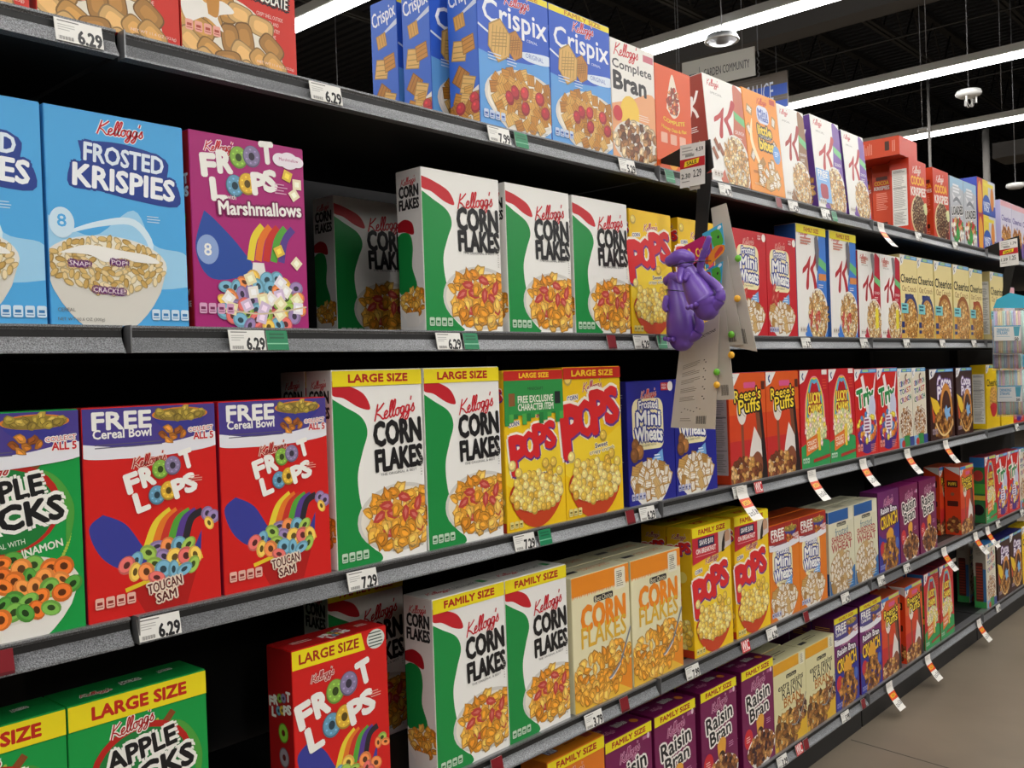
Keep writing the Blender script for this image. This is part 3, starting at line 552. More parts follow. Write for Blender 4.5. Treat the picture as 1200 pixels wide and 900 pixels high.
def gm_top(a, vb='E9B23A'):
    a.rect(0, .955, 1, 1, '3F86C8'); a.rect(.35, .965, .62, .992, 'A8D08A'); a.rect(.66, .965, .95, .992, '8CC0E4'); a.poly([(0, .86), (.14, .89), (.3, 1), (0, 1)], 'E9E7E4'); a.line([(.1, .97), (.06, .94), (.1, .9)], .03, '2A3A78')
def art_oat(a, k='blue'):
    a.rect(0, 0, 1, 1, 'E8D79A'); a.rect(0, 0, 1, .3, {'blue': 'D9AE52', 'yel': 'E0A83A', 'red': 'D9B45A'}[k]); gm_top(a); a.text('Cheerios', .5, .72, .94, .17, '26241F', .03); a.text('Oat Crunch', .5, .6, .82, .12, '8A5A28', .0)
    a.rect(.25, .48, .75, .535, {'blue': '2C3A80', 'yel': 'E8B84A', 'red': 'B83A34'}[k]); a.oval(.56, .3, .42, .42, {'blue': '3A4478', 'yel': '9A5A2A', 'red': 'A8583A'}[k], 30); a.raw(ell(.56, .24*a.A, .38, .42, 24), 'C08A44')
    a.fill('flake', .56, .2, .38, .4, 95, .09, 46, ['B07A38', 'D0A05A', '8E5E2A', 'E0BE82', 'C48A3E']); a.fill('loop', .56, .2, .36, .36, 14, .1, 47, ['B98A48', 'A87838']); a.rect(0, .3, .4, .42, '7CC4C8'); a.lines(.05, .4, .3, 2, .04, '2A5A6A', 2, .5); a.rect(.0, .06, .16, .1, '2A3A78'); a.rect(.0, .13, .16, .2, '2A3A78')
def art_reese(a, k=0):
    a.rect(0, 0, 1, 1, 'D2431F'); a.rect(0, 0, 1, .38, 'C32C2C'); a.rect(0, .62, 1, 1, 'DA5A22')
    a.line([(.33, .6), (.34, .3), (.36, .08)], .07, '8A4A34'); a.oval(.33, .66, .13, .19, 'E0D8CE'); a.line([(.25, .71), (.33, .64), (.42, .6)], .012, '9A8A80')
    a.curve([(.72, .74), (.86, .74), (.92, .5), (.98, .2), (1, 0), (.82, 0), (.84, .3), (.8, .55), (.72, .74)], '241A1C'); a.curve([(.68, .72), (.78, .72), (.84, .5), (.86, .38), (.76, .38), (.72, .55), (.68, .72)], '7A4630')
    a.poly([(.66, .5), (.54, .3), (.5, .2), (.86, .2), (.84, .36)], 'E2DAD4'); a.curve([(.55, .2), (.72, .26), (.85, .2), (.84, .05), (.56, .05), (.55, .2)], '8A4E36')
    a.rrect(.4, .86, .72, .915, 'D8578A', .02)
    a.text("Reese's", .5, .8, .72, .16, 'F2D63A', .02, o=[('241A1C', .026)], rot=3); a.text('Puffs', .54, .7, .58, .18, 'F2D63A', .02, o=[('241A1C', .026)], rot=3)
    a.oval(.4, .03, .4, .25, 'E0D6CC'); a.fill('puff', .4, .06, .42, .22, 60, .1, 48, ['6E3A24', 'C4924E', '8A5030', 'D9B07A']); a.poly([(0, .86), (.14, .89), (.3, 1), (0, 1)], 'E9E7E4'); a.line([(.12, .97), (.08, .94), (.12, .9)], .03, '2A3A78'); a.rect(.88, .84, .98, .92, '5A2A20')
    if k: a.rect(0, .955, 1, 1, '3F86C8'); a.rect(.4, .96, .95, .995, 'C9D05A')
def side_reese(a): a.rect(0, 0, 1, 1, 'D2401C'); a.rrect(.15, .7, .85, .8, '4A2A20', .05); a.text('PUFFS', .5, .75, .5, .2, 'F2D63A', .03); a.oval(.5, .6, .12, .12, '8A5A40'); a.rrect(.15, .42, .85, .5, '4A2018', .05); a.fill('puff', .6, .15, .45, .5, 22, .26, 6, ['6E3A24', 'C4924E', '8A5030']); a.poly([(0, 1), (1, 1), (1, .88), (.2, .97)], 'D9D6D2')
def art_lc(a, k=0):
    a.rect(0, 0, 1, 1, 'C2212A'); a.curve([(0, .22), (.4, .27), (1, .24), (1, 0), (0, 0), (0, .22)], '2F9A55')
    for i, c in enumerate(['E58FB0', 'E9A03A', 'EBD84A', '6FBF5A', '5AA8D0']): a.line([(.16+i*.02, .42), (.2+i*.02, .7), (.36+i*.01, .88), (.5, .92-i*.012), (.64-i*.01, .88), (.8-i*.02, .7), (.84-i*.02, .42)], .05, c)
    a.curve([(.27, .45), (.3, .7), (.42, .84), (.58, .84), (.7, .7), (.73, .45), (.27, .45)], 'B81C2A'); a.text('LUCKY', .5, .71, .42, .16, 'F2DC4A', .05, o=[('8E1620', .016)]); a.text('CHARMS', .5, .59, .48, .15, 'F2DC4A', .05, o=[('8E1620', .016)])
    a.oval(.52, .4, .36, .24, 'D8D49A'); a.fill('cube', .52, .38, .36, .26, 60, .09, 49, ['D8CDA0', 'C9B98A', 'A8BC88', 'D9B8BC', 'C8C48A', 'D9C04A', 'CFC49C'])
    a.poly([(.16, .12), (.56, .18), (.56, .34), (.16, .28)], 'E2752A'); a.text('COLLECT', .36, .255, .32, .06, 'F4E9D8', .03, rot=6); a.text('CHARMS', .36, .2, .3, .06, 'F4E9D8', .03, rot=6); a.rect(.58, .16, .66, .4, 'E9C63A'); a.line([(.4, .06), (1, .09)], .05, 'A8322A', n=1); a.chips(.04, .05, '2A6A42', 3, 'B8D8BE')
    a.poly([(0, .86), (.14, .89), (.3, 1), (0, 1)], 'E9E7E4'); a.line([(.12, .97), (.08, .94), (.12, .9)], .03, '2A3A78'); a.rect(.76, .95, .95, 1, 'E9E3DE'); a.lines(.78, .9, .95, 4, .03, 'D9563A', 3)
    if k: a.rect(.28, .955, 1, 1, '3F86C8'); a.rect(.4, .96, .95, .995, 'C9D05A')
def side_lc(a): a.rect(0, 0, 1, 1, '2E6E3E'); a.rect(0, .85, 1, 1, '2F6AA8'); a.oval(.55, .72, .35, .4, 'A83A34'); a.oval(.5, .2, .4, .4, '17181C'); a.rect(0, .45, 1, .6, '4A9A3A'); a.rect(0, .35, 1, .42, 'C9A83A')
def art_trix(a, k=0):
    a.rect(0, 0, 1, 1, 'CF2622'); gm_top(a); a.line([(.32, .92), (.5, .6), (.6, .4)], .12, 'E9E4E4'); a.line([(.95, .95), (.8, .6), (.9, .3), (.75, .1)], .1, 'E3DDE0', True)
    a.text('Trix', .46, .68, .74, .3, '1E8A44', .05, o=[('F0ECE6', .03)], rot=8); a.oval(.75, .55, .16, .22, 'C8CDE2'); a.curve([(.05, .28), (.5, .2), (.95, .32), (.8, .08), (.5, .02), (.2, .08), (.05, .28)], '4A2A7E'); a.oval(.5, .28, .42, .2, 'E9E0E2')
    a.fill('puff', .5, .32, .4, .24, 42, .12, 50, ['C83A3A', 'E5A03A', '6A4A9E', '4A86C0', 'EBD24A', 'E3DDE8', 'D96A2E']); a.rrect(.34, .26, .68, .44, 'E6E0EA', .08); a.lines(.38, .42, .64, 4, .04, '8A3A6A', 3, .5); a.chips(.06, .06, 'A8443A', 2, 'E5988A', 1.6); a.lines(.64, .12, .95, 5, .02, 'E5988A', 4)
def art_ctc(a, k=0):
    a.rect(0, 0, 1, 1, 'E3DBC6'); gm_top(a)
    for i, (t, v) in enumerate((('CINNAMON', .8), ('TOAST', .7), ('CRUNCH', .59))):
        n = len(t)
        for j, ch in enumerate(t): a.text(ch, .12+.78*(j+.5)/n, v+.05*j/n, .72/n, .13, ['B8322A', '2E4E9E', '2A7A4A', '8A4A9A', 'C8762A'][(j+i) % 5], .05, o=[('F1ECDF', .014)], rot=6)
    a.raw(ell(.5, .3*a.A, .46, .42, 30), 'ECE6D8'); a.fill('square', .5, .3, .4, .37, 60, .12, 51, ['A8743A', '8E5A28', 'C48E4E']); a.rect(0, 0, .3, .12, '7FB0D8'); a.rect(.3, 0, .7, .14, '3A8A4A'); a.rect(.7, 0, 1, .12, '3A4A8A'); a.oval(.25, .04, .12, .1, 'C03A34'); a.line([(.6, .93), (.5, .9), (.55, .84)], .05, '6A4A3A')
def side_ctc(a):
    a.rect(0, 0, 1, 1, 'A39D90'); a.rect(0, 0, 1, .5, '2E7A48'); a.rect(.7, .1, 1, .62, '3A6A9A'); a.rrect(.15, .1, .75, .72, '5A2A22', .1)
    for i in range(12): a.rect(.2, .14+i*.045, .7, .165+i*.045, '8E3A2C')
    a.lines(.2, .95, .8, 6, .02, '6E685E', 3); a.rect(0, 0, 1, .1, '3E9A50')
def art_cp(a, k=0):
    a.rect(0, 0, 1, 1, '3A1E1C'); gm_top(a); a.text('Cocoa', .6, .79, .58, .17, 'EDE7F0', .05, o=[('6A4A8E', .022)], arc=.15); a.text('Puffs', .6, .66, .58, .17, 'EDE7F0', .05, o=[('6A4A8E', .022)])
    a.poly([(.02, .62), (.3, .55), (.45, .4), (.3, .3), (.1, .45)], 'E8C02E'); a.poly([(.05, .5), (.22, .3), (.3, .22), (.1, .25)], 'C4522A'); a.oval(.66, .36, .27, .42, 'D08A3A', 30); a.oval(.66, .36, .2, .32, '4A2418', 26); a.fill('puff', .55, .2, .38, .2, 60, .09, 52, ['7A4A24', '9A6430', 'C48A42', '5A3218']); a.line([(.2, .24), (.4, .08), (.6, .05), (.85, .14), (.92, .26)], .03, 'E9C88A')
    a.poly([(.56, .4), (.66, .48), (.7, .42), (.84, .44), (.78, .36), (.84, .3), (.72, .3), (.68, .24), (.6, .32)], '7FB0DE'); a.chips(.06, .08, '6A4A5A', 3, '9A8A96')
def art_chy(a, k=0):
    a.rect(0, 0, 1, 1, 'EBC51E'); a.text('Cheerios', .5, .72, .9, .16, '26221C', .03); a.oval(.55, .42, .3, .34, 'C98A3A'); a.fill('loop', .55, .44, .28, .3, 30, .12, 53, ['C79A52', 'B5863E']); a.curve([(.25, .34), (.5, .4), (.85, .32), (.6, .18), (.4, .2), (.25, .34)], 'BE2E34'); gm_top(a)
def art_sw(a):
    a.rect(0, 0, 1, 1, 'DAD6BA'); a.rect(0, .86, .78, 1, '1E5AA0'); a.rect(.8, .84, .95, .985, 'E3DFC8')
    a.rrect(.32, .8, .68, .845, BLK, .02); a.text('Best Choice', .5, .822, .3, .04, 'E9E2C4', 0); a.text('frosted', .5, .735, .5, .13, '2A6A86', .0); a.text('SHREDDED', .5, .645, .78, .11, 'A8322A', .03); a.text('WHEAT', .5, .545, .8, .13, 'A8322A', .03)
    a.curve([(0, .18), (.3, .1), (.7, .14), (1, .26), (1, 0), (0, 0), (0, .18)], '1F66A6'); a.raw(ell(.45, .2*a.A, .42, .32, 30), 'E6E2D6'); a.fill('square', .46, .2, .4, .32, 50, .15, 54, ['B08A52', 'C9A468'], dome=.1); a.lines(.7, .1, .95, 3, .03, '9CC0DC', 3)
def top_sw(a): a.rect(0, 0, 1, 1, 'CFCBB0'); a.rect(.55, .3, .9, .7, 'A8A48C')
def side_sw(a): a.rect(0, 0, 1, 1, 'C9C2A4'); a.rect(0, .87, 1, 1, '1E5288'); a.lines(.2, .8, .85, 14, .03, '9A8F72', 3); a.rect(0, 0, 1, .26, '1B4E84'); a.rrect(.3, .74, .7, .79, '6A3A2A', .03)
def art_rb(a, fam=True):
    a.rect(0, 0, 1, 1, '74184F'); dv = 0 if fam else .04
    a.script(.52, .82+dv, .44, '8E2A5E', 10, ('D9A6BE', .018)); a.rect(.8, .87, .92, .9, 'B0648C'); a.oval(.93, .89, .03, .04, 'E0C4D2')
    a.text('Raisin', .5, .69+dv, .72, .21, BLK, .03, o=[('EFEBE4', .028)], rot=7); a.text('Bran', .52, .55+dv, .58, .19, BLK, .03, o=[('EFEBE4', .028)], rot=6)
    a.curve([(.42, .45), (.46, .3), (.6, .3), (.66, .46), (.54, .5), (.42, .45)], 'E0A03A'); a.oval(.54, .3, .1, .12, '3A2420'); a.oval(.17, .32, .13, .15, 'C82A34'); a.lines(.1, .345, .24, 3, .022, 'F0C8C4', 3); a.lines(.74, .42, .9, 3, .02, 'C890B0', 3)
    a.bowl(.56, .17, .44, .24, .32, 'E9E2DC', 'F0ECE6', '6A4030'); a.fill('flake', .56, .17, .4, .23, 70, .11, 55, ['8A5530', 'A5703E', '6E3E22', 'BC8A50']); a.fill('puff', .56, .17, .36, .2, 12, .08, 56, ['3A2028', '4A2A30'])
    if fam: band(a, 'FAMILY SIZE', 'EDDD1F', 'A8281C', .915, .72)
def top_rb(a): a.rect(0, 0, 1, 1, '6A1648'); a.script(.3, .4, .22, '8E2A5E', 0, ('D9A6BE', .01)); a.text('Raisin Bran', .62, .6, .22, .1, BLK, .03, o=[('D8D0CC', .008)]); a.oval(.84, .4, .06, .06, 'C8762A'); a.text('Raisin Bran', .2, .75, .18, .08, 'C8BCC2', .02)
def art_rbc(a, var=None):
    a.rect(0, 0, 1, 1, '6E1F66'); a.curve([(0, .48), (.3, .4), (.7, .5), (1, .55), (1, 0), (0, 0), (0, .48)], '2A2E92'); dv = -.12 if var else .02
    a.script(.5, .84+dv, .46, '9A2A66', 8, ('DDB0CC', .018)); a.text('Raisin Bran', .5, .73+dv, .76, .11, 'EFEBF0', .04, o=[('1E1A2A', .022)], arc=.2); a.text('CRUNCH', .5, .6+dv, .8, .22, 'EFC42A', .04, o=[('3A2A1E', .02)], rot=4)
    a.curve([(.36, .46), (.4, .3), (.62, .3), (.7, .46), (.54, .52), (.36, .46)], 'E0A030'); a.oval(.55, .29, .08, .12, '3A2420'); a.oval(.17, .28, .12, .14, 'C22A3A'); a.fill('flake', .54, .17, .36, .3, 60, .13, 57, ['A5702E', 'C48A3E', '8A5524', '5A3020']); a.oval(.86, .3, .08, .1, '4A6AB8'); a.chips(.04, .03, '3A3F9A', 3, '8A90C8')
    if var: freeband(a, '4A3F88', .73); band(a, 'FAMILY SIZE', 'E9D922', 'B3601C', .94, .6)
def art_er(a):
    a.rect(0, 0, 1, 1, 'D9D2A2'); a.rect(0, .87, .78, 1, 'DFA01F'); a.rrect(.82, .85, .96, .985, 'E2DDC2', .02); a.lines(.84, .97, .94, 7, .016, '6B6552', 4); a.rrect(.38, .775, .7, .82, BLK, .02); a.text('Best Choice', .54, .797, .27, .042, 'D9D2A2', 0)
    a.text('extra raisins', .52, .715, .78, .085, '26221E', .02, rot=2); a.text('RAISIN', .55, .62, .62, .15, '26221E', .0, rot=2); a.text('BRAN', .55, .515, .52, .13, 'B8701F', .02, rot=2); a.rect(.2, .45, .85, .453, 'A89F78')
    a.poly([(0, 0), (1, 0), (1, .26), (.8, .2), (.3, .05), (0, .1)], 'DCAE2E'); a.fill('flake', .36, .17, .37, .24, 60, .13, 58, ['9A6830', 'B5823E', '7A4E22', 'C99A50', '5A3A20'], dome=.2); a.fill('flake', .78, .34, .2, .18, 22, .09, 59, ['8A5A34', '4A2E28', 'A5703E']); a.line([(.5, .22), (.66, .2), (.82, .3), (.98, .5)], .02, '8A8C90')
def top_er(a): a.rect(0, 0, 1, 1, 'CFC89E'); a.rect(.1, .3, .3, .5, BLK); a.lines(.4, .7, .8, 2, .16, '6A6248', 3)

def solid(c): return lambda a: a.rect(0, 0, 1, 1, c)
def P(f, *k): return lambda a: f(a, *k)
# kind: (width, height, depth, carton colour, front art, side art, top art)
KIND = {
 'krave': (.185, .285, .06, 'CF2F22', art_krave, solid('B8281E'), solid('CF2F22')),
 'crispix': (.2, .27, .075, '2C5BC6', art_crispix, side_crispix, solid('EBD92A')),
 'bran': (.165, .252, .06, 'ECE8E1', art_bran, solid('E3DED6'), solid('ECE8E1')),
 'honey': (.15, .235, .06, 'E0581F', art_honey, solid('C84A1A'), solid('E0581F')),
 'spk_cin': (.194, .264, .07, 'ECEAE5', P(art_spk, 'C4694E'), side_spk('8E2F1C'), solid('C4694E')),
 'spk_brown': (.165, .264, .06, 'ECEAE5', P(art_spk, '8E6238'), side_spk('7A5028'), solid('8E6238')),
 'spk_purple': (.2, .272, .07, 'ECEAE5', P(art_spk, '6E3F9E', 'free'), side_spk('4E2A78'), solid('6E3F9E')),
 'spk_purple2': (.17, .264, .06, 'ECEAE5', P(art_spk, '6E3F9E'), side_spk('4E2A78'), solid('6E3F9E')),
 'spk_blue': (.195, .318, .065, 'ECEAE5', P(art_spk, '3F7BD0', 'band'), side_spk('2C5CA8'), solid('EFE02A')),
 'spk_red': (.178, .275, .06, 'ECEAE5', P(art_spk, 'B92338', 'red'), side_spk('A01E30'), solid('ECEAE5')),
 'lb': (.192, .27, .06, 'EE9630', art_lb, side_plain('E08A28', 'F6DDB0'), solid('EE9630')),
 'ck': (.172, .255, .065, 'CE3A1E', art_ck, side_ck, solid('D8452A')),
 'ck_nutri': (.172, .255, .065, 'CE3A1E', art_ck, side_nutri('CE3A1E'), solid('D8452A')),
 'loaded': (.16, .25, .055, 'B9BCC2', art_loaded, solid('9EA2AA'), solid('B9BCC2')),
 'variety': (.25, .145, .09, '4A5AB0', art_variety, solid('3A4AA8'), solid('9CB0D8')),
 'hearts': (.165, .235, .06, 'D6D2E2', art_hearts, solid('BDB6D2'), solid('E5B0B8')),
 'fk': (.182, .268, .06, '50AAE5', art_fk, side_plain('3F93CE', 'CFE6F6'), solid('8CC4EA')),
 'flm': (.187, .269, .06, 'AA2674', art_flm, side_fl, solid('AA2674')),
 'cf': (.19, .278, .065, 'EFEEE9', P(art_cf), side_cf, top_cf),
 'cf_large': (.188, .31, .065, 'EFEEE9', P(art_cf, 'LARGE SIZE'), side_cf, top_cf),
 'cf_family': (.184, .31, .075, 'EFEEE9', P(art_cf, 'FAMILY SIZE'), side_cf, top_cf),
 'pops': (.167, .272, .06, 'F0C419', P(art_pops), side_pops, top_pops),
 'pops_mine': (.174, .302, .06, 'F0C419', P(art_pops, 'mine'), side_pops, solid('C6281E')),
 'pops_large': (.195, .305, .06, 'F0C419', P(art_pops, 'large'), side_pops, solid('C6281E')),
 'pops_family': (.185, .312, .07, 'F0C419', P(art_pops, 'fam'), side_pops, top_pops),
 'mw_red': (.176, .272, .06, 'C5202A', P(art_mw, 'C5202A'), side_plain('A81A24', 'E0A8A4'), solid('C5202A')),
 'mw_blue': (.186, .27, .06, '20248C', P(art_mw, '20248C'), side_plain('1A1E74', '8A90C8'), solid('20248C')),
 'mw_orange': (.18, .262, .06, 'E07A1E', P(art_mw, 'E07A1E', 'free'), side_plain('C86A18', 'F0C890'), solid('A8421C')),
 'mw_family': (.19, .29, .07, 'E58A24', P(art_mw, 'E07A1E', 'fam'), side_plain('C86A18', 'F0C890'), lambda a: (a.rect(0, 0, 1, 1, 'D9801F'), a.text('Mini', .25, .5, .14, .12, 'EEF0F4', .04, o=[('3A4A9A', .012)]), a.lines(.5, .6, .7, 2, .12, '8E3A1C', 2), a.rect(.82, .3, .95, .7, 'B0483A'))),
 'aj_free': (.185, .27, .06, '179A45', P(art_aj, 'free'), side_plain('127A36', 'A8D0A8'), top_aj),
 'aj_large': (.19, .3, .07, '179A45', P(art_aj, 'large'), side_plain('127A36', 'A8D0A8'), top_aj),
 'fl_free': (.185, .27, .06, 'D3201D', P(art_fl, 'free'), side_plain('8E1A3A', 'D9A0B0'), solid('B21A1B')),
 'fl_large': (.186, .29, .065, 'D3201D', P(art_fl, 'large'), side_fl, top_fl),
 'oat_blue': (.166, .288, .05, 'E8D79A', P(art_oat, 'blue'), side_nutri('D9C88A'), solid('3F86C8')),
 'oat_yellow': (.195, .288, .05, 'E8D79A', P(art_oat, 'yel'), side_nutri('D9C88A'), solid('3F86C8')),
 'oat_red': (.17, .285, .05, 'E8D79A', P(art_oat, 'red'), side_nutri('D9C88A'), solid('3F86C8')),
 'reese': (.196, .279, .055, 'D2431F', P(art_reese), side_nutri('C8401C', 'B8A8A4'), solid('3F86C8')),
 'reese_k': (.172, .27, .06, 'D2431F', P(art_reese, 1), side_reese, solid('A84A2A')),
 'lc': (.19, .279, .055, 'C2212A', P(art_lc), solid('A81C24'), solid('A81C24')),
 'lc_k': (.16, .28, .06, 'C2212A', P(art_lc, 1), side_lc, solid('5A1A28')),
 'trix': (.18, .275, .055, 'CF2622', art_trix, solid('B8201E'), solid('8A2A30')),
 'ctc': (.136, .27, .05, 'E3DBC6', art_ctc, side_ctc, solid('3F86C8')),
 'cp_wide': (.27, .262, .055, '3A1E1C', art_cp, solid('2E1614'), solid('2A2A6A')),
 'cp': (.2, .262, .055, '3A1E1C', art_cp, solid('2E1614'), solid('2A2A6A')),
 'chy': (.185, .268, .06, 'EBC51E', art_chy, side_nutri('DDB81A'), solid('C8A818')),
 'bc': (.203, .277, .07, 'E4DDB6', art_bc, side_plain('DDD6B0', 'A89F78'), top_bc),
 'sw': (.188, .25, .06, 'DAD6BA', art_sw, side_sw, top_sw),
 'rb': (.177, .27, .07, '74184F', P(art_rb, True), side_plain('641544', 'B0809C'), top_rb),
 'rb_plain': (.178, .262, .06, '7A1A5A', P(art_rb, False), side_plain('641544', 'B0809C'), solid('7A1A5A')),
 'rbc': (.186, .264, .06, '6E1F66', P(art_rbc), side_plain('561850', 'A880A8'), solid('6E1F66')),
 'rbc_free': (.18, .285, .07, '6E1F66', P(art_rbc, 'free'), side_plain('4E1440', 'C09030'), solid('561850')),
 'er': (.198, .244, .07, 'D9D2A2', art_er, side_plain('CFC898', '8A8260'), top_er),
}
_BOX = {}
def carton_mesh(w, h, d, c, topc):
    bm = bmesh.new(); bmesh.ops.create_cube(bm, size=1)
    for v in bm.verts: v.co = Vector((v.co.x*w, (v.co.y+.5)*d, (v.co.z+.5)*h))
    bmesh.ops.bevel(bm, geom=list(bm.edges), offset=.0009, segments=2, affect='EDGES')
    me = bpy.data.meshes.new('cereal_box'); bm.to_mesh(me); bm.free(); me.materials.append(PRINT)
    at_ = me.attributes.new('ink', 'FLOAT_COLOR', 'FACE')
    at_.data.foreach_set('color', [x for p in me.polygons for x in lin(c)]); return me
def kind_meshes(k):
    if k in _BOX: return _BOX[k]
    w, h, d, c, fa, sa, ta = KIND[k]; e = .0008
    A = Art(w-2*e, h-2*e); fa(A); front = A.build('front_panel', lambda x, y, t: (x-w/2+e, -t, y+e))
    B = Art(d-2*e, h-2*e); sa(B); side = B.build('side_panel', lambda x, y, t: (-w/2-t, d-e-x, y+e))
    T = Art(w-2*e, d-2*e); ta(T); T.rect(0, .62, 1, .632, shade(c, .55))
    tv = T.build('top_flap', lambda x, y, t: (x-w/2+e, y+e, h+t+.0006))
    # the glued flap has its own thickness, with a tuck line
    bm = bmesh.new(); bm.from_mesh(tv); lay = bm.faces.layers.float_color.get('ink')
    z = h+.0006; q = [(-w/2+e, e), (w/2-e, e), (w/2-e, d-e), (-w/2+e, d-e)]
    lo = [bm.verts.new((x, y, h-.0002)) for x, y in q]; hi = [bm.verts.new((x, y, z)) for x, y in q]
    for i in range(4):
        f = bm.faces.new((lo[i], lo[(i+1) % 4], hi[(i+1) % 4], hi[i])); f[lay] = lin(c)
    f = bm.faces.new(hi); f[lay] = lin(c)
    bm.to_mesh(tv); bm.free()
    _BOX[k] = (carton_mesh(w, h, d, c, c), front, side, tv); return _BOX[k]
RJ = random.Random(77)
def cereal(k, loc, label, group, yaw=None, tilt=0, roll=0, cat='cereal box'):
    cm, fr, sd, tp = kind_meshes(k)
    o = link('cereal_box', cm); tag(o, label, cat, group)
    o.location = loc; o.rotation_euler = (math.radians(tilt), math.radians(roll), math.radians(RJ.uniform(-.15, .15) if yaw is None else yaw))
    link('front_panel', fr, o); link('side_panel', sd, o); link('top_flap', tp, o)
    return o

# ------------------------------------------------------------------ the setting: floor, roof, walls
BAY = 1.219
SHELF = {1: (-.0126, 1.6255), 2: (0, 1.2545), 3: (.0077, .8814), 4: (.028, .4807), 5: (.045, .112)}
ORD = {1: 'top', 2: 'second', 3: 'third', 4: 'fourth', 5: 'bottom'}
def struct(name, me): return tag(link(name, me), kind='structure')
struct('floor', boxmesh('floor', (-12, -9, -.1), (26, 18, 0), M_FLOOR))
p0, p1 = at(997, 867, 2, 0), at(1110, 900, 2, 0); dv = (p1-p0).normalized()
a0, a1 = p0-dv*.0, p0+dv*6; nn = Vector((-dv.y, dv.x, 0))*.003
struct('trim_1', mesh('floor_joint', [a0+nn+Vector((0, 0, .0006)), a0-nn+Vector((0, 0, .0006)), a1-nn+Vector((0, 0, .0006)), a1+nn+Vector((0, 0, .0006))], [(0, 1, 2, 3)], mat('saw_cut_joint', '4A443C', .8)))
vs, fs = [], []
for i in range(260):
    x = -12+i*.15
    for dx, z in ((0, 5.66), (.05, 5.66), (.06, 5.6), (.14, 5.6)):
        vs += [(x+dx, -9, z), (x+dx, 18, z)]
for i in range(len(vs)//2-1): fs.append((2*i, 2*i+1, 2*i+3, 2*i+2))
struct('ceiling', mesh('ceiling', vs, fs, M_CEIL))
struct('wall_back', boxmesh('wall_back', (-12, 18, 0), (26, 18.2, 5.7), M_WALL))
struct('wall_far', boxmesh('wall_far', (26, -9, 0), (26.2, 18, 5.7), M_WALL))
struct('wall_near', boxmesh('wall_near', (-12.2, -9, 0), (-12, 18, 5.7), M_WALL))
struct('wall_front', boxmesh('wall_front', (-12, -9.2, 0), (26, -9, 5.7), M_WALL))
struct('trim_2', boxmesh('steel_girder', (8.72, -9, 4.6), (9.02, 18, 4.98), M_BEAM))
# bar joists along the aisle
jn = ['nearest the cereal run', 'second out beyond the cereal shelves', 'third out above the community sign', 'fourth out above the hanging signs', 'fifth out in the dark roof', 'sixth out in the dark roof']
jb = tubemesh('web', [(x*.35, 0, 5.03 if x % 2 else 5.55) for x in range(0, 70)], .012, M_JOIST, 6)
jl = [boxmesh('bottom_chord', (0, -.05, 5.0), (24.1, -.012, 5.05), M_JOIST), boxmesh('bottom_chord', (0, .012, 5.0), (24.1, .05, 5.05), M_JOIST), boxmesh('top_chord', (0, -.05, 5.54), (24.1, .05, 5.6), M_JOIST)]
for i, y in enumerate((.45, 1.7, 2.95, 4.2, 5.45, 6.7)):
    o = empty('roof_joist', (.5, y, 0)); tag(o, 'open-web steel roof joist, '+jn[i], 'joist', 'steel joists under the roof')
    for n, m in zip(('bottom_chord', 'bottom_chord', 'top_chord'), jl): link(n, m, o)
    link('web', jb, o)
for i, (x, lab) in enumerate(((10.95, 'thin bridging rod crossing the joists above the cinnamon box'), (13.4, 'thin bridging rod crossing the joists deep in the roof'))):
    tag(link('bridging_rod', tubemesh('bridging_rod', [(x, .4, 4.99), (x, 6.8, 4.99)], .012, M_JOIST, 6)), lab, 'rod')
# lamps: long linear fixtures hung across the aisles
LNAME = ['behind the shopper, farthest', 'behind the shopper, nearest', 'directly above this end of the shelves', 'seen past the puffed chocolate boxes', 'seen above the hanging white sign', 'seen above the oat crunch bay', 'seen lowest over the red chocolate boxes']
housing = boxmesh('housing', (-.058, -7.5, .015), (.058, 9, .075), M_LAMPBODY, .004); diff = boxmesh('diffuser', (-.047, -7.5, -.016), (.047, 9, .014), M_DIFF, .004)
wire = tubemesh('suspension_wire', [(0, 0, .1), (0, 0, 2.19)], .004, M_WIRE, 6)
for i, x in enumerate(LAMP_X):
    o = empty('linear_lamp', (x, 0, LAMP_Z)); tag(o, 'long white linear ceiling lamp, '+LNAME[i], 'ceiling lamp', 'linear lamps hung from the roof')
    link('housing', housing, o); link('diffuser', diff, o)
    for y in (-4, -1, 1.35, 3.6, 6): link('suspension_wire', wire, o).location = (0, y, 0)
    ld = bpy.data.lights.new('lamp_light', 'AREA'); ld.shape = 'RECTANGLE'; ld.size = .094; ld.size_y = 16.4; ld.energy = LAMP_POWER; ld.color = (1, .965, .91)
    lo = bpy.data.objects.new('lamp_light', ld); COL.objects.link(lo); lo.parent = o; lo.location = (0, .75, -.03)

# ------------------------------------------------------------------ shelving run
BAYN = {4: 'the far bay beyond the straws', -1: 'the puffed rice bay', 0: 'the corn flakes bay', 1: 'the bay past the dinosaur cups', 2: 'the oat crunch bay', 3: 'the bay with the hanging straws'}
prof = [(.03, .0), (.004, .0012), (0, .0012), (0, -.0018), (.0022, -.0035), (.0036, -.0065), (.0038, -.0105), (.0028, -.015), (.001, -.0195), (-.0014, -.024), (-.004, -.028), (-.0068, -.0312), (-.007, -.034), (.01, -.034)]
def rail_mesh(L):
    vs, fs = [], []
    for x in (0, L):
        vs += [(x, y, z) for y, z in prof]
    n = len(prof)
    for i in range(n-1): fs.append((i, i+1, n+i+1, n+i))
    fs += [tuple(range(n)), tuple(range(2*n-1, n-1, -1))]
    me = mesh('price_rail', vs, fs, M_RAIL); me.materials.append(M_RAILTOP)
    for k in (0, 1): me.polygons[k].material_index = 1
    for k in range(4, n-3): me.polygons[k].use_smooth = True
    return me
rail = rail_mesh(BAY-.008); cap = boxmesh('end_cap', (-.0012, -.0072, -.0343), (.0008, .012, .0014), M_RAILTOP)
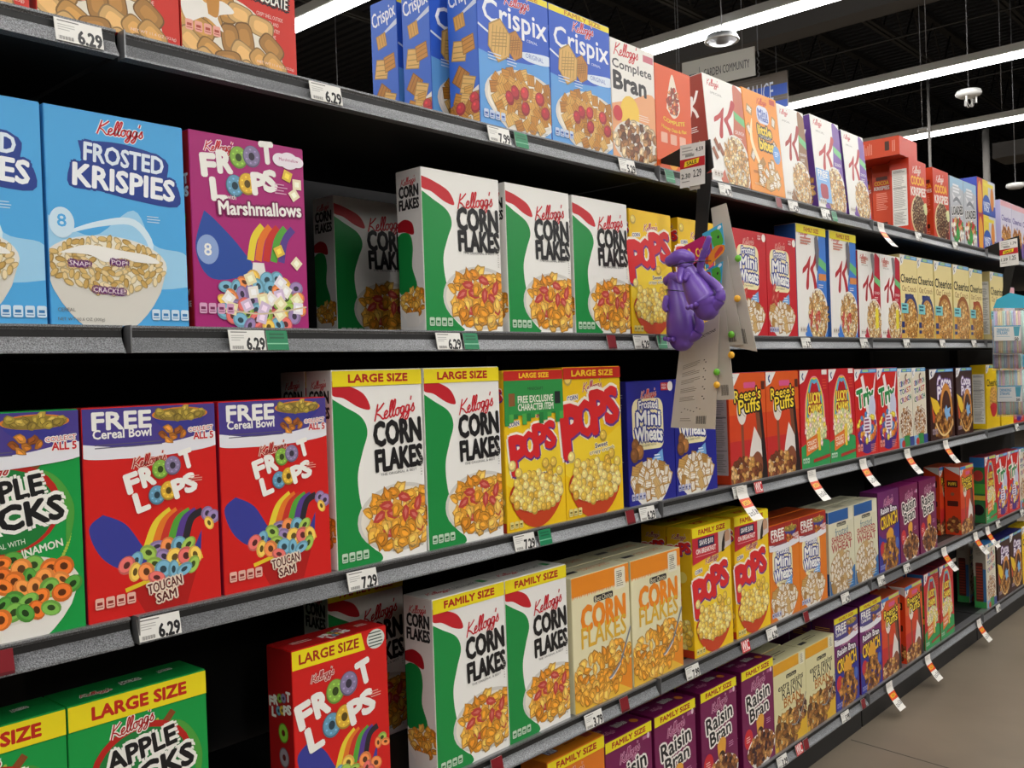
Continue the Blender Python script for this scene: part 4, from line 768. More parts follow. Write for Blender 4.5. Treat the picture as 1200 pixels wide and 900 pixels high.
for n in range(-1, 5):
    X0 = n*BAY
    u = empty('shelving_bay', (X0, .5, 0)); tag(u, 'black steel back panel and uprights of '+BAYN[n], 'shelving')
    link('back_panel', boxmesh('back_panel', (0, .02, .1), (BAY-.002, .035, 1.72), M_BACK), u)
    link('upright', boxmesh('upright', (.0, -.02, .0), (.04, .019, 1.85), M_POST), u)
    link('top_rail', boxmesh('top_rail', (.041, -.01, 1.78), (BAY-.004, .015, 1.812), M_TOPRAIL, .002), u)
    for s, (sy, sz) in SHELF.items():
        if s == 5 and n < 0: continue
        o = empty('store_shelf' if s < 5 else 'base_deck', (X0+.004, sy, sz))
        tag(o, f'black steel {ORD[s]} shelf with grey price rail in {BAYN[n]}', 'shelf', f'{ORD[s]} shelves along the run')
        link('deck', boxmesh('deck', (0, .003, -.028 if s < 5 else -.04), (BAY-.008, .472-sy, 0), M_SHELF), o)
        link('price_rail', rail, o)
        link('end_cap', cap, o).location = (.0, 0, 0)
        if s == 5: link('kick_plate', boxmesh('kick_plate', (0, .02, -.112), (BAY-.008, .035, -.041), M_KICK), o)

# ------------------------------------------------------------------ cereal boxes, shelf by shelf
LAST = {}
def row(s, entries):
    """entries: kind, photo x and y of the lower front left corner, label, group, options"""
    sy, sz = SHELF[s]; last = LAST.get(s, -9)
    for k, px, py, label, group, op in entries:
        w, h, d = KIND[k][:3]; y = sy+.008+op.get('dep', 0)
        x = at(px, py, 1, y).x
        if op.get('right'): x -= w
        if not op.get('dep'):
            x = max(x, last+.0015); last = x+w
        tilt = op.get('tilt', 0); z = sz+.0004+d*math.sin(math.radians(abs(tilt)))+op.get('z', 0)
        cereal(k, (x+w/2, y, z), label, group, tilt=tilt, yaw=op.get('yaw'))
        for j in range(op.get('rows', 0)):
            cereal(k, (x+w/2, y+(d+.004)*(j+1), z), op['rl'], op['rg'])
Z = {}
G1 = 'chocolate shell cereal boxes on the top shelf'
row(1, [
 ('krave', 35, 12, 'red chocolate cereal box mostly cut off at the corner of the top shelf', G1, {'right': 1}),
 ('krave', 43, 15, 'middle red chocolate cereal box, above the first 6.29 tag of the top shelf', G1, {}),
 ('krave', 213, 55, 'red box with word chocolate, last one before the empty gap on the top shelf', G1, {}),
 ('crispix', 468, 113, 'blue crispy hexagon cereal box, deepest of the staggered blue boxes beside the gap', 'blue boxes on the top shelf', {'dep': .172}),
 ('crispix', 507, 123, 'blue crispy hexagon cereal box between the deepest blue box and the front pair', 'blue boxes on the top shelf', {'dep': .086}),
 ('crispix', 563, 137, 'blue box with its narrow side and front showing above the 7.99 tag', 'blue boxes on the top shelf', {}),
 ('crispix', 645, 157, 'blue box with yellow size band, right against the white bran box', 'blue boxes on the top shelf', {}),
 ('bran', 717, 175, 'white and peach bran flakes box between blue box and orange box, top shelf', None, {}),
 ('honey', 767, 187, 'deep orange cereal box with drop-shaped picture of flakes, just before the clip strip', None, {}),
 ('lb', 803, 196, 'orange little bites box half hidden behind the price card and dark red box side', 'orange little bites boxes', {'dep': .12}),
 ('spk_cin', 835, 202, 'white box with red letter K and cinnamon panel, beside the sale price card', 'boxes with a big red letter K on the top shelf', {'tilt': -4.5}),
 ('lb', 881, 218, 'orange little bites box with yellow lettering between two letter K boxes', 'orange little bites boxes', {'tilt': -4.5}),
 ('spk_brown', 921, 228, 'white box with red letter K and brown panel, beside the orange little bites box', 'boxes with a big red letter K on the top shelf', {'tilt': -4.5}),
 ('spk_purple', 960, 240, 'white and purple letter K box with a light blue FREE panel', 'boxes with a big red letter K on the top shelf', {'tilt': -4.5}),
 ('spk_purple2', 996, 248, 'white and purple letter K box without FREE panel, before the red boxes', 'boxes with a big red letter K on the top shelf', {'tilt': -4.5}),
 ('ck', 1023, 258, 'red chocolate rice box set deepest in the shadow beside the purple box', 'red chocolate rice boxes', {'dep': .16}),
 ('ck', 1045, 263, 'red chocolate rice box showing its lettered narrow side, under the box laid flat', 'red chocolate rice boxes', {'dep': .08}),
 ('ck_nutri', 1067, 269, 'red chocolate rice box showing a white nutrition panel on its side', 'red chocolate rice boxes', {}),
 ('ck', 1095, 276, 'red chocolate rice box beside the grey loaded box', 'red chocolate rice boxes', {}),
 ('loaded', 1115, 282, 'grey loaded cereal box next to the red chocolate rice box', 'grey loaded boxes', {}),
 ('loaded', 1131, 286, 'grey loaded cereal box next to the blue variety packs', 'grey loaded boxes', {}),
 ('variety', 1147, 290, 'lower of two stacked blue and yellow variety packs', 'stacked variety packs', {}),
 ('variety', 1147, 290, 'upper of two stacked blue and yellow variety packs', 'stacked variety packs', {'z': .146, 'dep': .0001}),
 ('hearts', 1174, 298, 'pale lilac box with two heart-like heaps of oat rings beside the variety packs', 'lilac oat ring boxes on the top shelf', {'z': .0}),
 ('hearts', 1187, 302, 'pale lilac oat ring box second from the variety packs', 'lilac oat ring boxes on the top shelf', {}),
 ('hearts', 1199, 305, 'pale lilac oat ring box last in view on the top shelf', 'lilac oat ring boxes on the top shelf', {}),
])
w, h, d = KIND['ck'][:3]; xl = at(1054, 178, 1, .0).x
o = cereal('ck', (xl+w/2, .0, SHELF[1][1]+.256+d), 'red chocolate rice box lying flat on top of the standing red ones', 'red chocolate rice boxes', yaw=0, tilt=-90)
row(2, [
 ('fk', 56, 380, 'light blue frosted rice box cut off by the edge, second shelf', 'light blue frosted rice boxes', {'right': 1}),
 ('fk', 60, 380, 'whole light blue frosted rice box beside the magenta box on the second shelf', 'light blue frosted rice boxes', {}),
 ('flm', 229, 382, 'magenta fruit rings and marshmallows box on the second shelf', None, {}),
 ('cf', 500, 383, 'white and green corn flakes box nearest the dark gap on the second shelf', 'white corn flakes boxes on the second shelf', {'yaw': -1}),
 ('cf', 597, 383, 'middle one of three white and green corn flakes boxes on the second shelf', 'white corn flakes boxes on the second shelf', {}),
 ('cf', 675, 385, 'white and green corn flakes box touching the yellow box on the second shelf', 'white corn flakes boxes on the second shelf', {}),
 ('pops', 741, 388, 'yellow puffed corn box on the second shelf beside the corn flakes', 'yellow boxes on the second shelf', {}),
 ('pops', 798, 389, 'yellow puffed corn box partly behind the hanging purple cups, second shelf', 'yellow boxes on the second shelf', {}),
 ('mw_red', 862, 390, 'red wheat biscuit box partly behind the hanging cards, second shelf', 'red wheat biscuit boxes', {}),
 ('mw_red', 899, 390, 'red wheat biscuit box beside the tall blue and white box', 'red wheat biscuit boxes', {}),
 ('spk_blue', 936, 391, 'tall blue and white letter K box beside the red wheat biscuit box', 'tall blue and white letter K boxes', {}),
 ('spk_blue', 975, 393, 'tall blue and white letter K box beside the red berry boxes', 'tall blue and white letter K boxes', {}),
 ('spk_red', 1008, 395, 'red and white letter K box beside the tall blue one', 'red and white letter K boxes', {}),
 ('spk_red', 1032, 396, 'red and white letter K box beside the yellow oat crunch boxes', 'red and white letter K boxes', {}),
 ('oat_blue', 1056, 396, 'cream oat crunch box with navy arch, beside the red letter K box', 'cream oat crunch boxes', {}),
 ('oat_blue', 1076, 396, 'cream oat crunch box with navy arch, beside the golden arched one', 'cream oat crunch boxes', {}),
 ('oat_yellow', 1097, 397, 'cream oat crunch box with golden arch, beside the navy arched one', 'cream oat crunch boxes', {}),
 ('oat_yellow', 1119, 398, 'cream oat crunch box with golden arch, beside the red labelled one', 'cream oat crunch boxes', {}),
 ('oat_red', 1138, 398, 'narrow cream oat crunch box with red label, last before the white side panel', 'cream oat crunch boxes', {}),
 ('oat_yellow', 1162, 399, 'oat crunch box turned to show its white nutrition side, beside the straw bags', 'cream oat crunch boxes', {}),
 ('hearts', 1178, 399, 'lilac and white cereal box behind the hanging straw bags on the second shelf', None, {}),
])
def deep(k, px, py, s, label, group, dx=0, yaw=None):
    w, h, d = KIND[k][:3]; p = at(px, py, 2, SHELF[s][1]+h); y = min(p.y, .49-d)
    cereal(k, (at(px, py, 1, y).x+w/2, y, SHELF[s][1]+.0004), label, group, yaw=yaw)
deep('cf', 390, 229, 2, 'corn flakes box pushed deep into the shade of the second shelf', 'white corn flakes boxes on the second shelf')
row(3, [
 ('aj_free', 101, 731, 'green apple and cinnamon rings box with purple offer band, third shelf', None, {'right': 1}),
 ('fl_free', 104, 727, 'red fruit rings box with FREE band, beside the green box on the third shelf', 'red fruit rings boxes on the third shelf', {}),
 ('fl_free', 263, 695, 'red fruit rings box with FREE band, beside the corn flakes on the third shelf', 'red fruit rings boxes on the third shelf', {}),
 ('cf_large', 396, 668, 'corn flakes box with yellow LARGE SIZE band, beside the red fruit rings box', 'large corn flakes boxes on the third shelf', {'rows': 1, 'rl': 'corn flakes box standing in the second row behind the LARGE SIZE one', 'rg': 'large corn flakes boxes on the third shelf'}),
 ('cf_large', 503, 648, 'corn flakes box with yellow LARGE SIZE band, beside the yellow boxes', 'large corn flakes boxes on the third shelf', {}),
 ('pops_mine', 595, 625, 'yellow puffed corn box with a green pixelated offer panel', None, {}),
 ('pops_large', 664, 609, 'yellow puffed corn box with plain red LARGE SIZE band on the third shelf', None, {}),
 ('mw_blue', 738, 592, 'dark blue wheat biscuit box beside the red banded yellow box', 'dark blue wheat biscuit boxes', {}),
 ('mw_blue', 793, 580, 'dark blue wheat biscuit box largely behind the long white card', 'dark blue wheat biscuit boxes', {}),
 ('reese', 857, 570, 'orange-red peanut puffs box beside the dark blue box on the third shelf', 'orange-red puffs boxes on the third shelf', {}),
 ('reese', 900, 558, 'orange-red peanut puffs box beside the rainbow arch box on the third shelf', 'orange-red puffs boxes on the third shelf', {}),
 ('lc', 940, 550, 'red and green rainbow arch box beside the peanut puffs, third shelf', 'rainbow arch boxes on the third shelf', {}),
 ('lc', 973, 543, 'red and green rainbow arch box beside the fruity puffs, third shelf', 'rainbow arch boxes on the third shelf', {}),
 ('trix', 1004, 535, 'red fruity puffs box beside the rainbow arch box on the third shelf', 'red fruity puffs boxes on the third shelf', {}),
 ('trix', 1030, 530, 'red fruity puffs box beside the cinnamon squares on the third shelf', 'red fruity puffs boxes on the third shelf', {}),
 ('ctc', 1054, 524, 'cream cinnamon squares box beside the red fruity puffs, third shelf', 'cinnamon squares boxes on the third shelf', {}),
 ('ctc', 1071, 520, 'cream cinnamon squares box beside the dark brown box, third shelf', 'cinnamon squares boxes on the third shelf', {}),
 ('cp_wide', 1091, 512, 'dark brown cocoa puffs box beside the cinnamon squares on the third shelf', 'brown cocoa puffs boxes on the third shelf', {}),
 ('cp', 1122, 505, 'dark brown cocoa puffs box beside the yellow box on the third shelf', 'brown cocoa puffs boxes on the third shelf', {}),
 ('chy', 1157, 503, 'bright yellow oat rings box showing its nutrition side, below the straw bags', 'yellow oat rings boxes on the third shelf', {}),
 ('chy', 1174, 499, 'bright yellow oat rings box behind the lowest straw bag', 'yellow oat rings boxes on the third shelf', {}),
 ('trix', 1188, 496, 'red cereal box last in view on the third shelf below the straws', None, {}),
])
PRB = 'back row boxes on the fourth shelf'
def toprow(s, entries):
    sy, sz = SHELF[s]; last = -9
    for k, px, py, label, group, op in entries:
        w, h, d = KIND[k][:3]; y = sy+.008; x = at(px, py, 1, y).x
        if op.get('right'): x -= w
        x = max(x, last+.0015); last = LAST[s] = x+w
        cereal(k, (x+w/2, y, sz+.0004), label, group)
        for j in range(op.get('rows', 0)): cereal(k, (x+w/2, y+(d+.004)*(j+1), sz+.0004), op['rl'], op['rg'])
toprow(4, [
 ('aj_large', 76, 812, 'green apple rings box with LARGE SIZE band, cut off at the corner, fourth shelf', 'green boxes on the fourth shelf', {'right': 1}),
 ('aj_large', 77, 812, 'green apple rings box with whole LARGE SIZE band beside the dark gap, fourth shelf', 'green boxes on the fourth shelf', {}),
 ('fl_large', 340.5, 752, 'red fruit rings box with LARGE SIZE band standing alone on the fourth shelf', None, {}),
])
row(4, [
 ('cf_family', 513, 905, 'corn flakes box with FAMILY SIZE band and visible side, beside the gap', 'family size corn flakes boxes', {}),
 ('cf_family', 597, 873, 'corn flakes box with FAMILY SIZE band, against the cream and orange box', 'family size corn flakes boxes', {}),
 ('bc', 674, 838, 'cream and orange corn flakes box beside the white FAMILY SIZE box', 'cream and orange corn flakes boxes', {'rows': 1, 'rl': 'cream and orange corn flakes box in the second row, fourth shelf', 'rg': 'second row of cream and orange boxes'}),
 ('bc', 743, 806, 'cream and orange corn flakes box beside the yellow box', 'cream and orange corn flakes boxes', {'rows': 1, 'rl': 'cream and orange corn flakes box in the second row, fourth shelf', 'rg': 'second row of cream and orange boxes'}),
 ('pops_family', 815, 781, 'yellow puffed corn box with red SAVE panel, showing its side, fourth shelf', 'yellow boxes on the fourth shelf', {'rows': 1, 'rl': 'yellow puffed corn box in the second row, fourth shelf', 'rg': 'second row of yellow boxes'}),
 ('pops_family', 864, 755, 'yellow puffed corn box with red SAVE panel behind the hanging sale tag', 'yellow boxes on the fourth shelf', {'rows': 1, 'rl': 'yellow puffed corn box in the second row, fourth shelf', 'rg': 'second row of yellow boxes'}),
 ('mw_orange', 900, 731, 'orange wheat biscuit box with red FREE band, beside the yellow box', 'orange wheat biscuit boxes', {'rows': 1, 'rl': 'orange wheat biscuit box in the second row, fourth shelf', 'rg': 'second row of orange boxes'}),
 ('mw_orange', 935, 713, 'orange wheat biscuit box with red FREE band, beside the shredded wheat', 'orange wheat biscuit boxes', {'rows': 1, 'rl': 'orange wheat biscuit box in the second row, fourth shelf', 'rg': 'second row of orange boxes'}),
 ('sw', 973, 692, 'cream and blue shredded wheat box beside the orange box', 'cream and blue shredded wheat boxes', {'rows': 1, 'rl': 'cream and blue shredded wheat box in the second row', 'rg': 'second row of shredded wheat'}),
 ('sw', 1003, 679, 'cream and blue shredded wheat box beside the purple raisin crunch box', 'cream and blue shredded wheat boxes', {'rows': 1, 'rl': 'cream and blue shredded wheat box in the second row', 'rg': 'second row of shredded wheat'}),
 ('rbc', 1031, 668, 'purple and blue raisin crunch box beside the shredded wheat, fourth shelf', None, {}),
 ('rb_plain', 1056, 655, 'purple raisin bran box beside the raisin crunch box, fourth shelf', 'purple raisin bran boxes on the fourth shelf', {}),
 ('rb_plain', 1079, 647, 'purple raisin bran box beside the orange-red puffs, fourth shelf', 'purple raisin bran boxes on the fourth shelf', {}),
 ('reese_k', 1103, 636, 'orange-red peanut puffs box set back beside the raisin bran, fourth shelf', 'orange-red puffs boxes on the fourth shelf', {'dep': .065}),
 ('reese_k', 1127, 627, 'orange-red peanut puffs box with its decorated side showing, fourth shelf', 'orange-red puffs boxes on the fourth shelf', {}),
 ('lc_k', 1156, 617, 'rainbow arch box with dark green side on the fourth shelf', None, {}),
 ('trix', 1167, 612, 'red fruity puffs box beside the rainbow arch box on the fourth shelf', 'red fruity puffs boxes on the fourth shelf', {}),
 ('trix', 1181, 606, 'red fruity puffs box beside the last cream box on the fourth shelf', 'red fruity puffs boxes on the fourth shelf', {}),
 ('ctc', 1195, 600, 'cream cinnamon squares box last in view on the fourth shelf', None, {}),
])
deep('cf_family', 383, 692, 4, 'corn flakes box in deep shade behind the lone red fruit rings box', None)
RBR = {'rows': 2, 'rl': 'purple FAMILY SIZE raisin bran box in a back row, bottom shelf', 'rg': 'back rows of raisin bran'}
toprow(5, [
 ('mw_family', 708, 874, 'orange wheat biscuit box with yellow FAMILY SIZE band, bottom shelf', None, {'right': 1}),
 ('rb', 704, 868, 'purple FAMILY SIZE raisin bran box beside the orange box, bottom shelf', 'front row of FAMILY SIZE raisin bran', RBR),
 ('rb', 766, 838, 'second purple FAMILY SIZE raisin bran box counted from the orange box', 'front row of FAMILY SIZE raisin bran', RBR),
 ('rb', 820, 812, 'third purple FAMILY SIZE raisin bran box counted from the orange box', 'front row of FAMILY SIZE raisin bran', RBR),
 ('rb', 868, 788, 'purple FAMILY SIZE raisin bran box beside the cream extra raisins box', 'front row of FAMILY SIZE raisin bran', RBR),
])
RBC = {'rows': 2, 'rl': 'purple raisin crunch box in a back row, bottom shelf', 'rg': 'back rows of raisin crunch'}
row(5, [
 ('er', 905, 893, 'cream and yellow extra raisins box beside the FAMILY SIZE raisin bran', 'cream extra raisins boxes', {'rows': 1, 'rl': 'cream extra raisins box in the second row, bottom shelf', 'rg': 'second row of extra raisins'}),
 ('er', 944, 870, 'cream and yellow extra raisins box beside the raisin crunch', 'cream extra raisins boxes', {}),
 ('rbc_free', 978, 842, 'raisin crunch box with FREE band beside the cream box, bottom shelf', 'raisin crunch boxes with FREE band', RBC),
 ('rbc_free', 1010, 822, 'raisin crunch box with FREE band beside the orange-red puffs, bottom shelf', 'raisin crunch boxes with FREE band', RBC),
 ('reese_k', 1034, 800, 'orange-red peanut puffs box beside the raisin crunch, bottom shelf', 'orange-red puffs boxes on the bottom shelf', {}),
 ('reese_k', 1063, 787, 'orange-red peanut puffs box with decorated side, bottom shelf', 'orange-red puffs boxes on the bottom shelf', {'rows': 1, 'rl': 'orange-red peanut puffs box in the second row, bottom shelf', 'rg': 'second row of puffs'}),
 ('lc_k', 1085, 768, 'rainbow arch box beside the orange-red puffs, bottom shelf', 'rainbow arch boxes on the bottom shelf', {'rows': 1, 'rl': 'rainbow arch box in the second row, bottom shelf', 'rg': 'second row of rainbow arch boxes'}),
 ('lc_k', 1103, 756, 'rainbow arch box at the empty stretch of the bottom shelf', 'rainbow arch boxes on the bottom shelf', {'rows': 1, 'rl': 'rainbow arch box in the second row, bottom shelf', 'rg': 'second row of rainbow arch boxes'}),
 ('ctc', 1137, 725, 'cinnamon squares box set back at the empty stretch of the bottom shelf', 'cinnamon squares boxes on the bottom shelf', {'dep': .09}),
 ('ctc', 1157, 716, 'cinnamon squares box at the front with dark red side, bottom shelf', 'cinnamon squares boxes on the bottom shelf', {}),
 ('cp', 1170, 707, 'brown cocoa puffs box beside the cinnamon squares, bottom shelf', 'brown cocoa puffs boxes on the bottom shelf', {}),
 ('cp', 1185, 698, 'brown cocoa puffs box second from the cinnamon squares, bottom shelf', 'brown cocoa puffs boxes on the bottom shelf', {}),
 ('chy', 1198, 690, 'yellow cereal box last in view on the bottom shelf', None, {}),
])

# ------------------------------------------------------------------ price tags on the rails
def rail_tag(s, px, py, label, cat, paint, w=.058, hgt=.029, name='price_tag', group=None):
    sy, sz = SHELF[s]; x = at(px, py, 1, sy-.006).x
    a = Art(w, hgt); paint(a); f = lambda X, Y, t: (X-w/2, -.0006-t, Y)
    me = a.build(name, f); bm = bmesh.new(); bm.from_mesh(me); lay = bm.faces.layers.float_color.get('ink')
    q = [(-w/2, 0), (w/2, 0), (w/2, hgt), (-w/2, hgt)]; v0 = [bm.verts.new((X, -.0006, Y)) for X, Y in q]; v1 = [bm.verts.new((X, .0004, Y)) for X, Y in q]
    for i in range(4):
        fc = bm.faces.new((v0[i], v1[i], v1[(i+1) % 4], v0[(i+1) % 4])); fc[lay] = lin('D8D6D0')
    fc = bm.faces.new(v1); fc[lay] = lin('D8D6D0'); bm.to_mesh(me); bm.free()
    o = link(name, me); tag(o, label, cat, group); o.location = (x, sy-.0082, sz-.0315); o.rotation_euler = (math.radians(-11), 0, 0)
    return o
def paint_price(p):
    def f(a):
        a.rect(0, 0, 1, 1, 'DEDCD6'); a.text(p, .72, .32, .5, .29, BLK, .05); a.lines(.06, .92, .7, 1, .1, '6A6864', 1, .5); a.lines(.06, .74, .42, 3, .11, 'A8A6A0', 2, .35)
        for i in range(16): a.rect(.06+i*.02, .06, .06+i*.02+(.012 if i % 3 else .006), .22, '55534F')
    return f
def paint_green(a): a.rect(0, 0, 1, 1, '0E7A4E'); a.rect(0, .3, 1, .36, '7ABF9A'); a.lines(.15, .85, .85, 2, .18, '0A5A3A', 2, .5)
def paint_red(a): a.rect(0, 0, 1, 1, '7A1620'); a.rect(0, .0, 1, .12, '5A1018')
def paint_wic(a): a.rect(0, 0, 1, 1, 'C4212A'); a.text('WIC', .5, .55, .84, .55, 'F0E6E2', .03); a.rect(.1, .1, .9, .16, 'E9C0BC')
PT = [(1, 93, 43, '6.29', 'under the first red chocolate box'), (1, 382, 105, '6.29', 'at the empty gap of the top shelf'), (1, 585, 152, '7.99', 'under the blue box with visible side'), (1, 735, 188, '5.29', 'under the bran flakes box'),
 (1, 850, 217, '4.79', 'under the cinnamon letter K box'), (1, 930, 240, '4.29', 'under the brown letter K box'), (1, 968, 249, '6.99', 'under the purple FREE letter K box'), (1, 1077, 287, '5.99', 'under the red chocolate rice boxes'), (1, 1120, 294, '5.49', 'under the grey loaded boxes'),
 (2, 290, 397, '6.29', 'under the magenta box'), (2, 526, 396, '6.29', 'under the first corn flakes box'), (2, 752, 398, '6.29', 'under the yellow puffed corn box'), (2, 945, 399, '5.79', 'under the tall blue letter K box'), (2, 1013, 400, '5.79', 'under the red letter K boxes'), (2, 1063, 402, '4.99', 'under the first oat crunch box'), (2, 1105, 403, '4.99', 'under the golden oat crunch box'), (2, 1142, 403, '4.99', 'under the red labelled oat crunch box'),
 (3, 187, 727, '6.29', 'under the red fruit rings box'), (3, 425, 678, '7.29', 'under the large corn flakes'), (3, 615, 635, '7.29', 'under the pixelated offer box'), (3, 759, 605, '6.29', 'under the dark blue box'), (3, 866, 575, '5.99', 'above the first dangling sale flag of the third shelf'), (3, 1192, 499, '4.99', 'under the straw bags'),
 (4, 696, 841, '3.79', 'under the cream and orange corn flakes'), (4, 812, 789, '7.99', 'under the yellow SAVE box'), (4, 905, 742, '6.29', 'under the orange wheat biscuit box'), (4, 991, 700, '4.29', 'under the shredded wheat'), (4, 1033, 679, '5.99', 'under the raisin crunch on the fourth shelf'), (4, 1063, 664, '5.99', 'under the raisin bran on the fourth shelf'), (4, 1170, 611, '4.99', 'under the fruity puffs on the fourth shelf'), (4, 1198, 597, '4.99', 'at the far end of the fourth shelf'),
 (5, 917, 895, '3.29', 'under the first extra raisins box'), (5, 991, 843, '5.99', 'under the raisin crunch, bottom shelf'), (5, 1170, 712, '4.99', 'under the cocoa puffs, bottom shelf')]
for s, px, py, p, where in PT:
    rail_tag(s, px, py, f'white paper {p} price tag {where}', 'price tag', paint_price(p), group='white price tags on the rails')
for s, px, py, where in [(1, 611, 157, 'beside the 7.99 tag on the top shelf'), (1, 785, 198, 'at the clip strip on the top shelf'), (1, 978, 252, 'under the purple letter K boxes'), (2, 325, 397, 'beside the tag under the magenta box'), (2, 552, 397, 'under the middle corn flakes box'), (2, 776, 398, 'behind the purple cups'), (3, 639, 630, 'under the two yellow boxes')]:
    rail_tag(s, px, py, 'small green rail insert '+where, 'rail insert', paint_green, .036, name='rail_insert', group='green rail inserts')
for s, px, py, where in [(1, 913, 239, 'under the orange little bites box'), (2, 717, 399, 'under the third corn flakes box'), (3, 0, 772, 'under the green box on the third shelf'), (3, 739, 608, 'beside the tag under the dark blue box'), (4, 583, 897, 'under the family corn flakes'), (4, 732, 824, 'under the cream corn flakes pair'), (4, 945, 722, 'under the orange boxes'), (5, 1012, 827, 'under the raisin crunch, bottom shelf'), (5, 945, 879, 'beside the lettered red insert, bottom shelf')]:
    rail_tag(s, px, py, 'dark red rail insert '+where, 'rail insert', paint_red, .03, name='rail_insert', group='dark red rail inserts')
for s, px, py, where in [(3, 889, 570, 'under the peanut puffs, third shelf'), (4, 874, 756, 'under the yellow SAVE boxes'), (5, 937, 884, 'under the extra raisins boxes')]:
    rail_tag(s, px, py, 'red and white lettered rail insert '+where, 'rail insert', paint_wic, .042, name='rail_insert', group='lettered red rail inserts')

# sale flags that curl out from the rail
FW, FL = .052, .095
def flag_mesh(p1, p2):
    a = Art(FW, FL); a.rect(0, 0, 1, 1, 'E2DFD8'); a.lines(.1, .97, .8, 4, .035, 'A8A6A0', 3, .4); a.rect(0, .4, 1, .66, 'D8481F'); a.poly([(.2, .44), (.9, .5), (.78, .63), (.1, .58)], 'F0B92A'); a.text('SALE', .5, .54, .5, .16, '8E2A14', .03, rot=8)
    a.text(p1, .3, .2, .4, .2, BLK, .02); a.text(p2, .74, .24, .38, .26, BLK, .02)
    def f(x, y, t):
        s = FL-y   # distance from the top
        if s < .022: yy, zz = -.0003-.09*s, -s
        else:
            q = s-.022; yy, zz = -.0023-.42*q-2.2*q*q, -.022-.9*q+1.2*q*q
        return (x-FW/2, yy-t, zz)
    # cut the artwork into short strips so that it can bend
    bmv = a.build('sale_flag', lambda x, y, t: (x, y, t)); bm = bmesh.new(); bm.from_mesh(bmv)
    for k in range(1, 14): bmesh.ops.bisect_plane(bm, geom=bm.verts[:]+bm.edges[:]+bm.faces[:], plane_co=(0, FL*k/14, 0), plane_no=(0, 1, 0))
    ext = bmesh.ops.extrude_face_region(bm, geom=[fc for fc in bm.faces if all(v.co.z < .00017 for v in fc.verts)])
    for v in [g for g in ext['geom'] if isinstance(g, bmesh.types.BMVert)]: v.co.z -= .0006
    for v in bm.verts: v.co = f(*v.co)
    bm.to_mesh(bmv); bm.free(); return bmv
FLG = flag_mesh('2/5', '5.8')
for i, (s, px, py, where) in enumerate([(1, 1031, 264, 'beside the red chocolate rice boxes, top shelf'), (3, 868, 577, 'over the yellow SAVE box'), (3, 950, 556, 'under the first rainbow arch box, third shelf'), (3, 1010, 541, 'under the red fruity puffs, third shelf'), (3, 1062, 529, 'under the cinnamon squares, third shelf'), (3, 1107, 518, 'under the cocoa puffs, third shelf'),
   (4, 1105, 644, 'under the set-back peanut puffs box'), (4, 1142, 626, 'under the fourth shelf puffs box with decorated side'), (4, 1156, 618, 'under the fourth shelf rainbow arch box'), (5, 1041, 808, 'under the bottom shelf peanut puffs'), (5, 1086, 773, 'under the bottom shelf rainbow arch boxes'), (5, 1146, 728, 'at the empty stretch of the bottom shelf')]):
    sy, sz = SHELF[s]; o = link('sale_flag', FLG); tag(o, 'white and orange sale flag curling out '+where, 'sale flag', 'sale flags on the rails')
    o.location = (at(px, py, 1, sy-.006).x, sy-.0085, sz-.003)

# ------------------------------------------------------------------ clip strip with dinosaur cups
def slab(name, pts, nrm, th, m):
    n = Vector(nrm).normalized()*th; k = len(pts)
    vs = [Vector(p) for p in pts]+[Vector(p)+n for p in pts]
    fs = [tuple(range(k-1, -1, -1)), tuple(range(k, 2*k))]+[(i, (i+1) % k, k+(i+1) % k, k+i) for i in range(k)]
    return mesh(name, vs, fs, m)
XS = 1.245
def quad(px, X): return [at(x, y, 0, X) for x, y in px]
def clip_strip(X, arm, strip, card, lab, prices, cardlab, cardq):
    o = empty('clip_strip', at(*strip[0], 0, X)); tag(o, lab, 'clip strip', 'black clip strips')
    inv = Matrix.Translation(-o.location)
    def loc(ps): return [inv @ p for p in ps]
    link('strip', slab('strip', loc(quad(strip, X)), (1, 0, 0), .003, M_PLASTIC), o)
    link('bracket_arm', slab('bracket_arm', loc(quad(arm, X+.006)), (1, 0, 0), .003, M_PLASTIC), o)
    return o
def panel_card(name, X, q, paint, label, cat, th=.001, group=None, sub=None):
    """flat card spanned by four photo corners (lower left, lower right, upper right, upper left) on the plane x = X"""
    c = quad(q, X); bl, br, tr, tl = c; w, h = ((br-bl).length+(tr-tl).length)/2, ((tl-bl).length+(tr-br).length)/2
    a = Art(w, h); paint(a)
    nx = (br-bl).cross(tl-bl).normalized()
    if nx.x > 0: nx = -nx
    org = (bl+br)/2
    def f(x, y, t):
        u, v = x/w, y/h
        return (bl*(1-u)*(1-v)+br*u*(1-v)+tr*u*v+tl*(1-u)*v)+nx*t-org
    me = a.build(name, f); bm = bmesh.new(); bm.from_mesh(me); lay = bm.faces.layers.float_color.get('ink')
    v0 = [bm.verts.new(p-org) for p in c]; v1 = [bm.verts.new(p-org-nx*th) for p in c]
    col = a.c[0]
    for i in range(4):
        fc = bm.faces.new((v0[i], v1[i], v1[(i+1) % 4], v0[(i+1) % 4])); fc[lay] = col
    fc = bm.faces.new(v1); fc[lay] = col; bm.to_mesh(me); bm.free()
    o = link(name, me); tag(o, label, cat, group); o.location = org; return o
